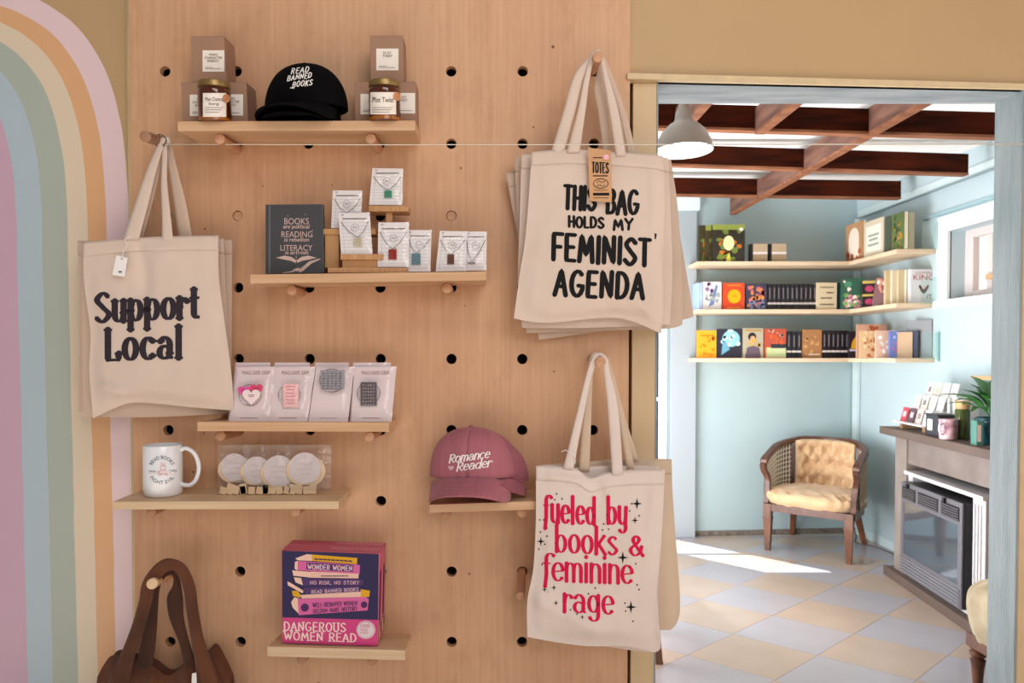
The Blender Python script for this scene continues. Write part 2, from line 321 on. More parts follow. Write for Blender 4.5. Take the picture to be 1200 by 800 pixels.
# mural wall material: painted rainbow bands
def mural():
    m = bpy.data.materials.new('rainbow_mural_paint'); m.use_nodes = True; nt = m.node_tree; N = nt.nodes; L = nt.links; b = N['Principled BSDF']
    b.inputs['Roughness'].default_value = .38
    g = N.new('ShaderNodeNewGeometry'); sp = N.new('ShaderNodeSeparateXYZ')
    nz = N.new('ShaderNodeTexNoise'); nz.inputs['Scale'].default_value = 9
    L.new(g.outputs['Position'], nz.inputs['Vector'])
    ad = N.new('ShaderNodeVectorMath'); ad.operation = 'MULTIPLY_ADD'; ad.inputs[1].default_value = (.006, 0, .006)
    L.new(nz.outputs['Color'], ad.inputs[0]); L.new(g.outputs['Position'], ad.inputs[2]); L.new(ad.outputs[0], sp.inputs[0])
    k = 1.775/800
    def math_(op, a, bb=None, clamp=False):
        n = N.new('ShaderNodeMath'); n.operation = op; n.use_clamp = clamp
        for i, x in enumerate((a, bb)):
            if x is None: continue
            if hasattr(x, 'links'): L.new(x, n.inputs[i])
            else: n.inputs[i].default_value = x
        return n.outputs[0]
    cx = (-150-CX)*k; cz = at(0, 330, 1.775).z
    u = math_('MAXIMUM', math_('SUBTRACT', sp.outputs['X'], cx), 0.0)
    u = math_('DIVIDE', u, k); v0 = math_('DIVIDE', math_('MAXIMUM', math_('SUBTRACT', sp.outputs['Z'], cz), 0.0), k)
    drift = math_('DIVIDE', math_('MULTIPLY', math_('MINIMUM', math_('SUBTRACT', sp.outputs['Z'], cz), 0.0), .012), k)
    un = math_('POWER', u, 3.6); rho = math_('POWER', math_('ADD', un, math_('POWER', math_('MULTIPLY', v0, .85), 3.6)), 1/3.6)
    for _ in range(4):
        bb = math_('ADD', math_('MULTIPLY', rho, .69), 141.3)
        rho = math_('POWER', math_('ADD', un, math_('POWER', math_('DIVIDE', math_('MULTIPLY', v0, rho), bb), 3.6)), 1/3.6)
    px = math_('ADD', rho, drift)
    fac = math_('DIVIDE', px, 400.0)
    rp = N.new('ShaderNodeValToRGB'); rp.color_ramp.interpolation = 'CONSTANT'; cr = rp.color_ramp
    cols = ['cdaac0', 'b4c6d2', 'b0bab0', 'e3d2ba', 'e2af82', 'eacfd4', 'bfa077']
    pos = [0, 172, 202, 232, 255, 278, 304]
    cr.elements[0].color = (*lin(cols[0]), 1); cr.elements[0].position = 0
    cr.elements[1].color = (*lin(cols[6]), 1); cr.elements[1].position = 304/400
    for c, p in list(zip(cols, pos))[1:6]:
        e = cr.elements.new(p/400); e.color = (*lin(c), 1)
    L.new(fac, rp.inputs[0])
    n3 = N.new('ShaderNodeTexNoise'); n3.inputs['Scale'].default_value = 5; n3.inputs['Detail'].default_value = 6; L.new(g.outputs['Position'], n3.inputs['Vector'])
    mx = N.new('ShaderNodeMix'); mx.data_type = 'RGBA'; mx.blend_type = 'MULTIPLY'; mx.inputs[0].default_value = .25
    L.new(rp.outputs[0], mx.inputs[6]); L.new(n3.outputs['Color'], mx.inputs[7])
    r2 = N.new('ShaderNodeValToRGB'); r2.color_ramp.elements[0].color = (.72, .72, .72, 1); r2.color_ramp.elements[1].color = (1, 1, 1, 1)
    L.new(n3.outputs['Fac'], r2.inputs[0]); L.new(r2.outputs[0], mx.inputs[7])
    L.new(mx.outputs[2], b.inputs['Base Color'])
    bp = N.new('ShaderNodeBump'); bp.inputs['Strength'].default_value = .35; bp.inputs['Distance'].default_value = .004
    n4 = N.new('ShaderNodeTexNoise'); n4.inputs['Scale'].default_value = 25; mp = N.new('ShaderNodeMapping'); mp.inputs['Scale'].default_value = (1, 1, .25)
    L.new(g.outputs['Position'], mp.inputs[0]); L.new(mp.outputs[0], n4.inputs['Vector']); L.new(n4.outputs['Fac'], bp.inputs['Height']); L.new(bp.outputs[0], b.inputs['Normal'])
    return m
# ---- wall between the rooms
ZH = at(768, 97, 1.745).z  # door head
xl, xr = .443, 1.408
yfl, yfr, yb = 1.745, 1.796, 1.886
def yf(x): return yfl+(x-xl)/(xr-xl)*(yfr-yfl)
struct('wall_left', MB().box((-2.6, 1.775, 0), (-.885, 1.886, 2.9)), mural())
b = MB(); b.box((-.885, 1.80, 0), (.385, 1.886, 2.9)); struct('wall_behind_board', b, yellow)
b = MB()
b.box((.385, 1.765, 0), (xl, 1.886, 2.9))
b.hexa([(xl, yf(xl)+.006, ZH+.012), (xr, yf(xr)+.006, ZH+.012), (xr, yb, ZH+.012), (xl, yb, ZH+.012), (xl, yf(xl)+.006, 2.9), (xr, yf(xr)+.006, 2.9), (xr, yb, 2.9), (xl, yb, 2.9)])
b.hexa([(.36, yf(.36)+.006, ZH+.012), (xl, yf(xl)+.006, ZH+.012), (xl, 1.8, ZH+.012), (.36, 1.8, ZH+.012), (.36, yf(.36)+.006, 2.9), (xl, yf(xl)+.006, 2.9), (xl, 1.8, 2.9), (.36, 1.8, 2.9)])
b.hexa([(xr+.002, yfr+.012, 0), (3.2, yf(3.2)+.012, 0), (3.2, 1.93, 0), (xr+.002, yb-.002, 0), (xr+.002, yfr+.012, 2.9), (3.2, yf(3.2)+.012, 2.9), (3.2, 1.93, 2.9), (xr+.002, yb-.002, 2.9)])
struct('wall_front', b, yellow)
# casings
xc0 = at(741, 300, 1.745).x
b = MB().box((xc0, 1.745, 0), (xl, 1.766, ZH)); struct('trim_1', b, casing_y, bevel=.002)
x0 = at(735, 92, 1.72).x
b = MB().hexa([(x0, yf(x0)-.02, ZH), (1.62, yf(1.62)-.012, ZH), (1.62, yf(1.62)+.01, ZH), (x0, yf(x0)+.01, ZH), (x0, yf(x0)-.02, ZH+.016), (1.62, yf(1.62)-.012, ZH+.014), (1.62, yf(1.62)+.01, ZH+.016), (x0, yf(x0)+.01, ZH+.016)])
struct('trim_2', b, mat('casing_head_cream', 'd8c098', .55, var=.08, vs=30, bump=.6, bs=60), bevel=.002)
b = MB().box((xr+.006, yfr-.006, 0), (1.6, yfr+.02, ZH)); struct('trim_3', b, mat('casing_tan', 'd6b890', .55, var=.06, vs=20, bump=.4, bs=60), bevel=.003)
# jamb and head linings
b = MB().hexa([(xl, yf(xl)-.004, ZH), (xr, yf(xr)-.004, ZH), (xr, yb+.002, ZH), (xl, yb+.002, ZH), (xl, yf(xl)-.004, ZH+.012), (xr, yf(xr)-.004, ZH+.012), (xr, yb+.002, ZH+.012), (xl, yb+.002, ZH+.012)])
struct('trim_4', b, chippy)
b = MB().box((xr, yfr-.004, 0), (xr+.006, yb+.002, ZH)); struct('trim_5', b, chippyv)
b = MB().box((xl, yfl, 0), (xl+.004, yb+.002, ZH)); struct('trim_6', b, chippyv)
# quarter-round strip at the board's left edge
b = MB().box((at(149.5, 300, 1.75).x, 1.752, 0), (at(156.5, 300, 1.73).x, 1.776, 2.9)); struct('trim_7', b, mat('strip_olive_cream', 'cdbb92', .55, var=.2, vs=6, bump=.8, bs=30), bevel=.006)

# ---- far room shell
XR = 2.87; YBK = 5.12
back_y = lambda x: YBK+.13*(x-1.38)/1.5
b = MB()
def wallquad(b, x0, x1, z0, z1, t=.12):
    b.hexa([(x0, back_y(x0), z0), (x1, back_y(x1), z0), (x1, back_y(x1)+t, z0), (x0, back_y(x0)+t, z0), (x0, back_y(x0), z1), (x1, back_y(x1), z1), (x1, back_y(x1)+t, z1), (x0, back_y(x0)+t, z1)])
wallquad(b, -.4, .77, 0, 2.6); wallquad(b, .77, 1.38, 2.0, 2.6); wallquad(b, 1.38, 3.1, 0, 2.6)
struct('wall_back', b, mat('teal_back_wall', 'b0c6ca', .55, var=.06, vs=2, bump=.15, bs=40))
# right wall with a small high window
WY0, WY1, WZ0, WZ1 = 3.05, 4.2, 1.70, 2.12
b = MB()
b.box((XR, 1.9, 0), (XR+.16, 5.4, WZ0)); b.box((XR, 1.9, WZ1), (XR+.16, 5.4, 2.6)); b.box((XR, 1.9, WZ0), (XR+.16, WY0, WZ1)); b.box((XR, WY1, WZ0), (XR+.16, 5.4, WZ1))
struct('wall_right', b, mat('pale_blue_right_wall', 'bdd0d6', .5, var=.04, vs=2, bump=.15, bs=40))
b = MB().box((-.4, 1.9, 0), (-.3, 5.3, 2.6)); struct('wall_far_left', b, bluepaint)
b = MB().box((-.4, 1.88, 2.57), (3.2, 5.5, 2.65)); struct('ceiling', b, whitec)
# boards and battens on the walls
b = MB().box((XR-.018, 1.95, 2.40), (XR, 5.2, 2.455)); struct('trim_8', b, bluewhite, bevel=.003)
b = MB().box((XR-.03, 1.95, 2.395), (XR-.0, 5.2, 2.402)); struct('trim_9', b, mat('grey_pipe_paint', '8f9fa3', .5))
b = MB().box((XR-.03, 5.17, 0), (XR-.005, 5.235, 2.4)); struct('trim_10', b, bluewhite)
b = MB(); wx = at(786, 400, 5.08).x; wx1 = at(816, 400, 5.08).x
b.box((wx, back_y(1.4)-.045, 0), (wx1, back_y(1.5), 2.43)); struct('trim_11', b, mat('bright_pale_casing', 'a3adb3', .4), bevel=.004)
b = MB().box((.6, back_y(.9)-.04, 2.43), (wx1+.01, back_y(1.5), 2.56)); struct('trim_12', b, bluewhite, bevel=.004)
b = MB().box((.62, back_y(.7)-.03, 0), (.77, back_y(.7), 2.43)); struct('trim_13', b, bluewhite)
b = MB(); b.hexa([(wx1, back_y(wx1)-.012, 0), (XR, back_y(XR)-.012, 0), (XR, back_y(XR), 0), (wx1, back_y(wx1), 0), (wx1, back_y(wx1)-.012, .035), (XR, back_y(XR)-.012, .035), (XR, back_y(XR), .035), (wx1, back_y(wx1), .035)])
struct('baseboard_back', b, mat('worn_grey_baseboard', '8e8478', .8, col2='5e564e', var=.3, vs=30, bump=.8, bs=60))
b = MB().box((XR-.012, 1.95, 0), (XR, 5.2, .06)); struct('baseboard_right', b, bluewhite)
# glass door in back wall
gp = film('window_glass', 0, .02, 2)
door = MB()
door.box((.77, YBK-.02, 0), (.80, YBK+.1, 2.0)); door.box((1.35, YBK-.02, 0), (1.38, YBK+.1, 2.0)); door.box((.80, YBK-.018, 1.97), (1.35, YBK+.1, 2.0))
door.box((.80, YBK+.02, 1.02), (1.35, YBK+.05, 1.045))
dr = struct('door_1', door, mat('white_gloss', 'f2f4f4', .35))
MB().box((.80, YBK+.033, 0), (1.35, YBK+.037, 1.97)).build('pane', gp, dr)
# right wall window
b = MB(); fx = XR-.02
b.box((fx, WY0-.1, WZ1), (XR+.01, WY1+.1, WZ1+.1)); b.box((fx, WY1, WZ0), (XR+.01, WY1+.1, WZ1)); b.box((fx, WY0-.1, WZ0), (XR+.01, WY0, WZ1))
b.box((fx-.02, WY0-.1, WZ0-.05), (XR+.16, WY1+.1, WZ0))
win = struct('window_1', b, mat('window_casing_white', 'e6f0f2', .4), bevel=.003)
b = MB(); bx_ = XR+.09
b.box((bx_, WY1-.07, WZ0), (bx_+.04, WY1, WZ1)); b.box((bx_, WY0, WZ0), (bx_+.04, WY0+.07, WZ1)); b.box((bx_+.002, WY0+.07, WZ1-.05), (bx_+.038, WY1-.07, WZ1)); b.box((bx_+.002, WY0+.07, WZ0), (bx_+.038, WY1-.07, WZ0+.05))
b.box((bx_+.004, WY1-.22, WZ0+.05), (bx_+.03, WY1-.18, WZ1-.05))
b.build('sash', mat('pinkish_sash', 'd8cdca', .5), win, bevel=.003)
MB().box((bx_-.02, WY0, 1.80), (bx_+.02, WY1-.2, 1.83)).build('sash_rail', mat('tan_sash_rail', 'c79f77', .6), win)
MB().box((bx_+.018, WY0+.05, WZ0+.05), (bx_+.022, WY1-.05, WZ1-.05)).build('pane', gp, win)
b = MB().box((XR-.015, 2.8, 2.235), (XR, 4.45, 2.25)); struct('shadow_strip', b, mat('shadow_line_blue', '9fc0c8', .5))  # strip above the window casing, a shadow line put into its colour
# outside: paving, dark blue board fence
b = MB().box((-4, 5.5, -.05), (8, 12, -.01)); struct('ground_outside', b, mat('patio_grey', '8d8d8d', .8, var=.1))
o = MB().box((4.3, -1, 0), (4.4, 9, 4)).build('window_backdrop', mat('window_backdrop_pale', 'd9c9c4', .8, var=.1, vs=2)); tagd(o, 'pale pinkish wall added outside the small window to brighten its view', 'wall')  # added sunlit surface so the small window looks bright
fence = thing('board_fence', 'dark blue weathered board fence outside the glass door at the back', 'fence', (1.3, 7.4, 0))
fm = mat('dark_blue_fence', '3a4668', .8, col2='241f2e', var=.4, vs=5, stretch=(3, 3, 1), bump=.5, bs=30)
fr_ = random.Random(3)
pb = None
for i in range(16):
    x = -.9+i*.15
    if pb is None: pb = MB().box((0, 0, -.01), (.14, .025, 2.3)).build('board', fm, fence)
    o = pb if i == 0 else pb.copy()
    if i: C.objects.link(o); o.parent = fence
    o.location = (x, fr_.uniform(-.008, .008), 0)
MB().box((-.9, -.04, .5), (1.5, 0, .6)).build('rail', fm, fence)
t = thing('garden_table', 'round dark bistro table outside the glass door', 'table', (1.12, 5.62, 0))
dk = mat('dark_table_brown', '3d3128', .5)
MB().lathe([(.0, .645), (.27, .645), (.28, .655), (.28, .672), (.27, .68), (0, .68)], 32).build('tabletop', dk, t, smooth=True)
MB().lathe([(.02, .02), (.02, .65)], 12).build('pedestal', dk, t)
MB().lathe([(.18, -.01), (.18, .01), (.02, .03)], 20).build('base', dk, t)
tagd(MB().box((1.15, 5.45, .681), (1.33, 5.6, .683)).build('paper', mat('paper_white', 'f4f1ec', .7)), 'white sheet of paper lying on the garden table', 'paper')

# ---- floor: vinyl squares laid on the diagonal
sub = struct('floor', MB().box((-3, -3, -.05), (3.1, 5.3, -.004)), mat('floor_grout_grey', 'b9b2aa', .8))
tw = mat('floor_tile_white', 'aba8ae', .2, var=.04, vs=5, bump=.06, bs=14); tb = mat('floor_tile_beige', 'b7a596', .22, var=.05, vs=5, bump=.06, bs=14)
def clip(poly, ax, lim, keep):
    out = []
    for i in range(len(poly)):
        a, b_ = poly[i], poly[(i+1) % len(poly)]; ia = (a[ax]-lim)*keep >= 0; ib = (b_[ax]-lim)*keep >= 0
        if ia: out.append(a)
        if ia != ib:
            tt = (lim-a[ax])/(b_[ax]-a[ax]); out.append((a[0]+(b_[0]-a[0])*tt, a[1]+(b_[1]-a[1])*tt))
    return out
D0 = flo(946, 702); hx = (flo(1031, 720).x-flo(899, 720).x)/2; hy = (flo(940, 685).y-flo(940, 796).y)/5
for n in range(-8, 12):
    for mm in range(-9, 6):
        if (mm+n) % 2 == 0: continue
        cx = D0.x+hx*mm; cy = D0.y-hy*n; g = .0012
        P = [(cx-hx+g, cy), (cx, cy-hy+g), (cx+hx-g, cy), (cx, cy+hy-g)]
        for ax, lim, kp in ((0, -.3, 1), (0, XR, -1), (1, 1.78, 1), (1, 5.12, -1)):
            if P: P = clip(P, ax, lim, kp)
        if len(P) < 3: continue
        k = len(P); vs = [(x-cx, y-cy, 0) for x, y in P]+[(x-cx, y-cy, -.004) for x, y in P]
        o = MB().add(vs, [tuple(range(k))]+[(i, i+k, (i+1) % k+k, (i+1) % k) for i in range(k)]).build('floor_tile', tb if n % 2 else tw, sub)
        o.location = (cx, cy, random.uniform(-.0003, .0003))

# ---- rafters
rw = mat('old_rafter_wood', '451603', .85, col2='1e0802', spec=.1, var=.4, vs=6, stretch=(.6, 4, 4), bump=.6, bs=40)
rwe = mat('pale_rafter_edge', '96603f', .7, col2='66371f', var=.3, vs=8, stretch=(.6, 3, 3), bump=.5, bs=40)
rwy = mat('old_joist_wood', '7d5747', .75, col2='4d2f26', var=.4, vs=6, stretch=(4, .6, 4), bump=.6, bs=40)
Zb = 2.40
def crossbeam(label, pl, pr, Y, xe):
    L_ = at(pl[0], pl[1], Y); R_ = at(pr[0], pr[1], Y); sl = (R_.z-L_.z)/(R_.x-L_.x)
    t = thing('cross_rafter', label, 'beam', (0, Y, L_.z), 'exposed rafters across the reading room')
    za = L_.z+sl*(-.3-L_.x); zb = L_.z+sl*(xe-L_.x)
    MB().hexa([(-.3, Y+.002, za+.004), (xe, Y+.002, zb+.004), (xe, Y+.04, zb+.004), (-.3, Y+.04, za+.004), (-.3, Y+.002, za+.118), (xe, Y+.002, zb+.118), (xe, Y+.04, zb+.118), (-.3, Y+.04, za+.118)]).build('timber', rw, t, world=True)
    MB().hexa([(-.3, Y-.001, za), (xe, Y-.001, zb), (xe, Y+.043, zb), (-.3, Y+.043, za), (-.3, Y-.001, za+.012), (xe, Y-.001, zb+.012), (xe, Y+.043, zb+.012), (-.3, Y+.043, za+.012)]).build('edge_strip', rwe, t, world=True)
Y1, Y2, Y3 = 3.2, 3.84, 4.49
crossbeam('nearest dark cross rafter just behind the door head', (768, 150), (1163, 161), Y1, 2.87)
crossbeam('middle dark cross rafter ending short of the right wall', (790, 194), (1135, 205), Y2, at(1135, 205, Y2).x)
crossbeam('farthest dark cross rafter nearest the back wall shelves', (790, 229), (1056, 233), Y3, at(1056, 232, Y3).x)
def longbeam(label, x, y0, y1, yaw=0):
    t = thing('long_joist', label, 'beam', (x, y0, 0))
    z = 2.385
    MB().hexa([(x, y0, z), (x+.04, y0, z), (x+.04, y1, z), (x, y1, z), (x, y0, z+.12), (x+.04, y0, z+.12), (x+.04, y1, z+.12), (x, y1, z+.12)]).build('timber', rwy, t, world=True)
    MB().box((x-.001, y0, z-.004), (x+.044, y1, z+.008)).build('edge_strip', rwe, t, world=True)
longbeam('long brown joist crossing under all the rafters towards the back wall', 1.80, 1.92, 4.98)
longbeam('short joist stub meeting the nearest rafter, second from the left', 1.27, 1.92, Y1)
longbeam('short joist stub above the pendant lamp', .9, 1.92, Y1)

# ---------------------------------------------------------------- drilled plywood board
def plywood():
    m = bpy.data.materials.new('birch_plywood'); m.use_nodes = True; nt = m.node_tree; N = nt.nodes; L = nt.links; b = N['Principled BSDF']
    tc = N.new('ShaderNodeTexCoord'); b.inputs['Roughness'].default_value = .55
    def nz(scale, st, det=5, rough=.5):
        mp = N.new('ShaderNodeMapping'); mp.inputs['Scale'].default_value = st; L.new(tc.outputs['Object'], mp.inputs[0])
        n = N.new('ShaderNodeTexNoise'); n.inputs['Scale'].default_value = scale; n.inputs['Detail'].default_value = det; n.inputs['Roughness'].default_value = rough
        L.new(mp.outputs[0], n.inputs['Vector']); return n.outputs['Fac']
    def ramp(f, p0, c0, p1, c1):
        r = N.new('ShaderNodeValToRGB'); r.color_ramp.elements[0].position = p0; r.color_ramp.elements[1].position = p1
        r.color_ramp.elements[0].color = (*c0, 1); r.color_ramp.elements[1].color = (*c1, 1); L.new(f, r.inputs[0]); return r.outputs[0]
    def mul(a, b_, f=1):
        x = N.new('ShaderNodeMix'); x.data_type = 'RGBA'; x.blend_type = 'MULTIPLY'; x.inputs[0].default_value = f; L.new(a, x.inputs[6]); L.new(b_, x.inputs[7]); return x.outputs[2]
    base = ramp(nz(3, (1, 1, .35), 4), .3, lin('cc9b76'), .7, lin('d9ad88'))
    grain = ramp(nz(90, (1, 1, .03), 4, .6), .3, (.88, .86, .84), .65, (1, 1, 1))
    blot = ramp(nz(14, (1, 1, .5), 6, .7), .33, (.9, .87, .84), .5, (1, 1, 1))
    vo = N.new('ShaderNodeTexVoronoi'); vo.inputs['Scale'].default_value = 5.5; L.new(tc.outputs['Object'], vo.inputs['Vector'])
    knots = ramp(vo.outputs['Distance'], .012, (.35, .25, .2), .03, (1, 1, 1))
    c = mul(mul(mul(base, grain), blot), knots); L.new(c, b.inputs['Base Color'])
    return m
ply = plywood()
cellx = 83.1*YB/F; cellz = 83.5*YB/F
board = thing('peg_board', 'tall birch plywood panel drilled with a grid of round peg holes', 'board', at(447, 420, YB))
hc = [[None]*7 for _ in range(13)]
b = MB(); HR = .0132; n8 = 24; TH = .018
ox = at(196.6, 420, YB).x; oz = at(197, 83.5, YB).z
def sqpt(a, hx_, hz_):
    c, s_ = cos(a), sin(a); k = 1/max(abs(c)/hx_, abs(s_)/hz_); return c*k, s_*k
angs = sorted(set([2*pi*k/n8 for k in range(n8)]+[atan2(sz*cellz, sx*cellx) % (2*pi) for sx in (1, -1) for sz in (1, -1)]))
for j in range(0, 11):
    for i in range(7):
        cx = ox+i*cellx; cz = oz-j*cellz; vs = []; m_ = len(angs)
        for a in angs:
            sx, sz = sqpt(a, cellx/2, cellz/2); vs.append((cx+sx, YB, cz+sz))
        for a in angs: vs.append((cx+HR*cos(a), YB, cz+HR*sin(a)))
        for a in angs: vs.append((cx+HR*cos(a), YB+TH, cz+HR*sin(a)))
        for a in angs:
            sx, sz = sqpt(a, cellx/2, cellz/2); vs.append((cx+sx, YB+TH, cz+sz))
        fs = []
        for k in range(m_):
            q = (k+1) % m_
            for r in range(3): fs.append((r*m_+k, r*m_+q, (r+1)*m_+q, (r+1)*m_+k))
        b.add(vs, fs)
bxl = ox-cellx/2; bxr = ox+6.5*cellx; zt = oz+2.5*cellz; zbm = oz-10.5*cellz
b.box((bxl, YB, 0), (bxr, YB+TH, zbm)); b.box((bxl, YB, oz+.5*cellz), (bxr, YB+TH, zt))
b.add([(bxl, YB, zbm), (bxl, YB+TH, zbm), (bxl, YB+TH, zt), (bxl, YB, zt)], [(0, 1, 2, 3)]); b.add([(bxr, YB, zbm), (bxr, YB+TH, zbm), (bxr, YB+TH, zt), (bxr, YB, zt)], [(0, 1, 2, 3)])
b.build('panel', ply, board, world=True, fix=False)
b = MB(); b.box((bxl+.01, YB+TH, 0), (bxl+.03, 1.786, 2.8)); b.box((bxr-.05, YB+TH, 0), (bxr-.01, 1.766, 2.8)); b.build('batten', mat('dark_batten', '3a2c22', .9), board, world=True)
MB().box((bxl+.03, 1.775, 0), (bxr-.05, 1.785, 2.8)).build('cavity_shade_sheet', mat('cavity_shade_dark', '1e1814', .95), board, world=True)  # near-black sheet added behind the holes, cavity shade put into its colour

kn = MB()
for px_, py_, r_ in ((648, 55, 2), (625, 149, 1.2), (540, 197, 1.3), (308, 218, 1), (389, 217, .8), (240, 268, 1.3), (226, 553, 1.2), (372, 555, 1), (534, 333, 1), (200, 585, .9), (373, 800, 1.2), (550, 672, 1.4), (470, 118, .9), (649, 435, 1.1), (239, 507, 1), (545, 358, .9)):
    c_ = at(px_, py_, YB); kn.add([c_+Vector((r_*.0022*cos(k*pi/5)*.9, -.0003, r_*.0022*sin(k*pi/5))) for k in range(10)], [tuple(range(10))])
kn = kn.build('knot', mat('knot_brown', '7a4f34', .7), board, world=True, fix=False); kn['kind'] = 'stuff'
# ---------------------------------------------------------------- shelves and pegs
pine = mat('pine_shelf', 'dcb792', .5, col2='c79b74', var=.3, vs=4, stretch=(.6, 3, 14), detail=6)
pine2 = mat('pale_pine_shelf', 'dfc6a4', .5, col2='ceac86', var=.3, vs=5, stretch=(.5, 8, 16), detail=6)
dowel = mat('beech_dowel', 'cf9f7c', .5, col2='b98562', var=.25, vs=6, stretch=(6, .5, 6))
doweld = mat('dark_beech_dowel', 'bb8a69', .5, col2='a07050', var=.25, vs=6, stretch=(6, .5, 6))
SH = {}
class Shelf:
    def __init__(s, key, xl, ytl, xr, ytr, th, yback, depth, m, label, ybk=YB):
        s.Yb = ybk-.0005; s.Yf = s.Yb-depth; s.depth = depth; s.label = label
        s.FL = at(xl, ytl, s.Yf); s.FR = at(xr, ytr, s.Yf); s.th = th*s.Yf/F
        xc = (xl+xr)/2; s.dz = at(xc, yback, s.Yb).z - (s.FL.z+s.FR.z)/2
        s.X = (s.FR-s.FL).normalized(); s.V = Vector((0, depth, s.dz)); s.Yv = s.V.normalized(); s.Z = s.X.cross(s.Yv)
        b = MB(); dn = Vector((0, 0, -s.th)); p = [s.FL+dn, s.FR+dn, s.FR+s.V+dn, s.FL+s.V+dn, s.FL, s.FR, s.FR+s.V, s.FL+s.V]
        c = (s.FL+s.FR)/2+s.V/2
        o = MB().hexa([q-c for q in p]).build('shelf', m, bevel=.0012); o.location = c; W[o.name] = T(*c); s.o = o
        tagd(o, label, 'shelf', 'pine shelves resting on pegs'); s.b = MB().hexa(p); SH[key] = s
    def P(s, px, v):
        Y = s.Yf+v*s.depth; x = (px-CX)*Y/F*1.0
        t = (x-s.FL.x)/(s.FR.x-s.FL.x); return s.FL+(s.FR-s.FL)*t+s.V*v
    def M(s, px, v, yaw=0, level=False):
        p = s.P(px, v); R = Matrix((s.X, s.Yv, s.Z)).transposed().to_4x4()
        if level: R = Matrix.Identity(4)
        return T(*p) @ R @ RZ(yaw)
    def peg(s, px, label, L=.118, m=None):
        v = 1-L/s.depth if L < s.depth else .02; Y = s.Yf+max(v, .02)*s.depth; x = (px-CX)*Y/F
        t_ = (x-s.FL.x)/(s.FR.x-s.FL.x); p0 = s.FL+(s.FR-s.FL)*t_+s.V*max(v, .02)-Vector((0, 0, s.th+.0127))
        d = s.V*(1-max(v, .02)); p1 = p0+d+d.normalized()*.016
        peg_(p0, p1, label, m or dowel)
def peg_(p0, p1, label, m, r=.012):
    d = (p1-p0); L = d.length; R = d.normalized().to_track_quat('Y', 'Z').to_matrix().to_4x4()
    b = MB(); Mx = Matrix.Rotation(-pi/2, 4, 'X')
    b.lathe([(0.001, 0), (r*.8, 0), (r, .0015), (r, L)], 20, M=Matrix.Rotation(-pi/2, 4, 'X'))
    o = b.build('wooden_peg', m, smooth=True); o.matrix_world = T(*p0) @ R; W[o.name] = o.matrix_world.copy()
    tagd(o, label, 'peg', 'dowel pegs in the drilled board'); return o
Shelf('s1', 208, 142, 486.5, 141, 11.5, 158, .14, pine, 'topmost pine shelf holding candle boxes and the black cap')
Shelf('s2', 293, 321.5, 570, 318, 10.5, 326, .14, pine, 'second pine shelf from the top holding the necklaces and dark book')
Shelf('s3', 231, 494, 456, 495, 11, 490, .14, pine, 'pine shelf with four pink grip packets below the tote with black lettering')
Shelf('s4', 132, 587.5, 397, 587, 9.5, 572, .15, pine2, 'pale pine shelf under the white mug and bagged coasters')
Shelf('s5', 503, 591, 629, 587, 10, 575, .14, pine, 'pine shelf carrying the dusty pink caps')
Shelf('s6', 313, 757, 475, 762, 12, 741, .14, pine2, 'lowest pine shelf, under the pink and navy puzzle box')
SH['s1'].peg(259, 'left peg under the topmost shelf'); SH['s1'].peg(435, 'right peg under the topmost shelf')
SH['s2'].peg(342, 'left peg under the necklace shelf', .09); SH['s2'].peg(524, 'right peg under the necklace shelf', .09)
SH['s3'].peg(257, 'left peg under the grip packet shelf', .12, doweld); SH['s3'].peg(432, 'right peg under the grip packet shelf', .12)
SH['s4'].peg(175, 'left peg under the mug shelf', .12, doweld); SH['s4'].peg(345, 'right peg under the mug shelf', .12)
SH['s5'].peg(522, 'left peg under the pink cap shelf', .11, doweld); SH['s5'].peg(612, 'right peg under the pink cap shelf', .11)
SH['s6'].peg(352, 'left peg under the lowest shelf', .11, doweld); SH['s6'].peg(435, 'right peg under the lowest shelf', .11, doweld)
peg_(at(170, 160, 1.575), at(197, 168, YB+.015), 'dark peg holding the tote bags with black serif lettering', mat('brown_dowel', 'a0765a', .5, var=.15, vs=6), .0125)
peg_(at(701, 66, 1.585), at(693, 84, YB+.015), 'topmost right peg, tote handles looped over it', dowel)
peg_(at(704, 424, 1.567), at(694, 420, YB+.015), 'peg holding the tote bags with pink lettering', dowel)
peg_(at(178, 684, 1.60), at(197, 673, YB+.015), 'pale peg holding the brown bag at the lower left', mat('pale_dowel', 'e6c49b', .5, var=.1, vs=6), .0125)
peg_(at(610, 699, 1.62), at(611.5, 667.5, YB+.012), 'loose bare peg drooping from a hole beside the tote with pink lettering', dowel, .0105)
# shallow plugs sunk in two of the holes
for px_, py_, lb in ((279, 252, 'pale wooden plug sunk in a hole left of the dark book'), (527, 252, 'pale wooden plug sunk in a hole above the right necklaces')):
    b = MB().lathe([(0.001, 0), (.0118, 0), (.0118, .018)], 20, M=Matrix.Rotation(-pi/2, 4, 'X'))
    c = at(px_, py_, YB); ci = round((c.x-ox)/cellx); cj = round((oz-c.z)/cellz)
    o = b.build('hole_plug', dowel); o.location = (ox+ci*cellx, YB+.004, oz-cj*cellz); tagd(o, lb, 'plug')
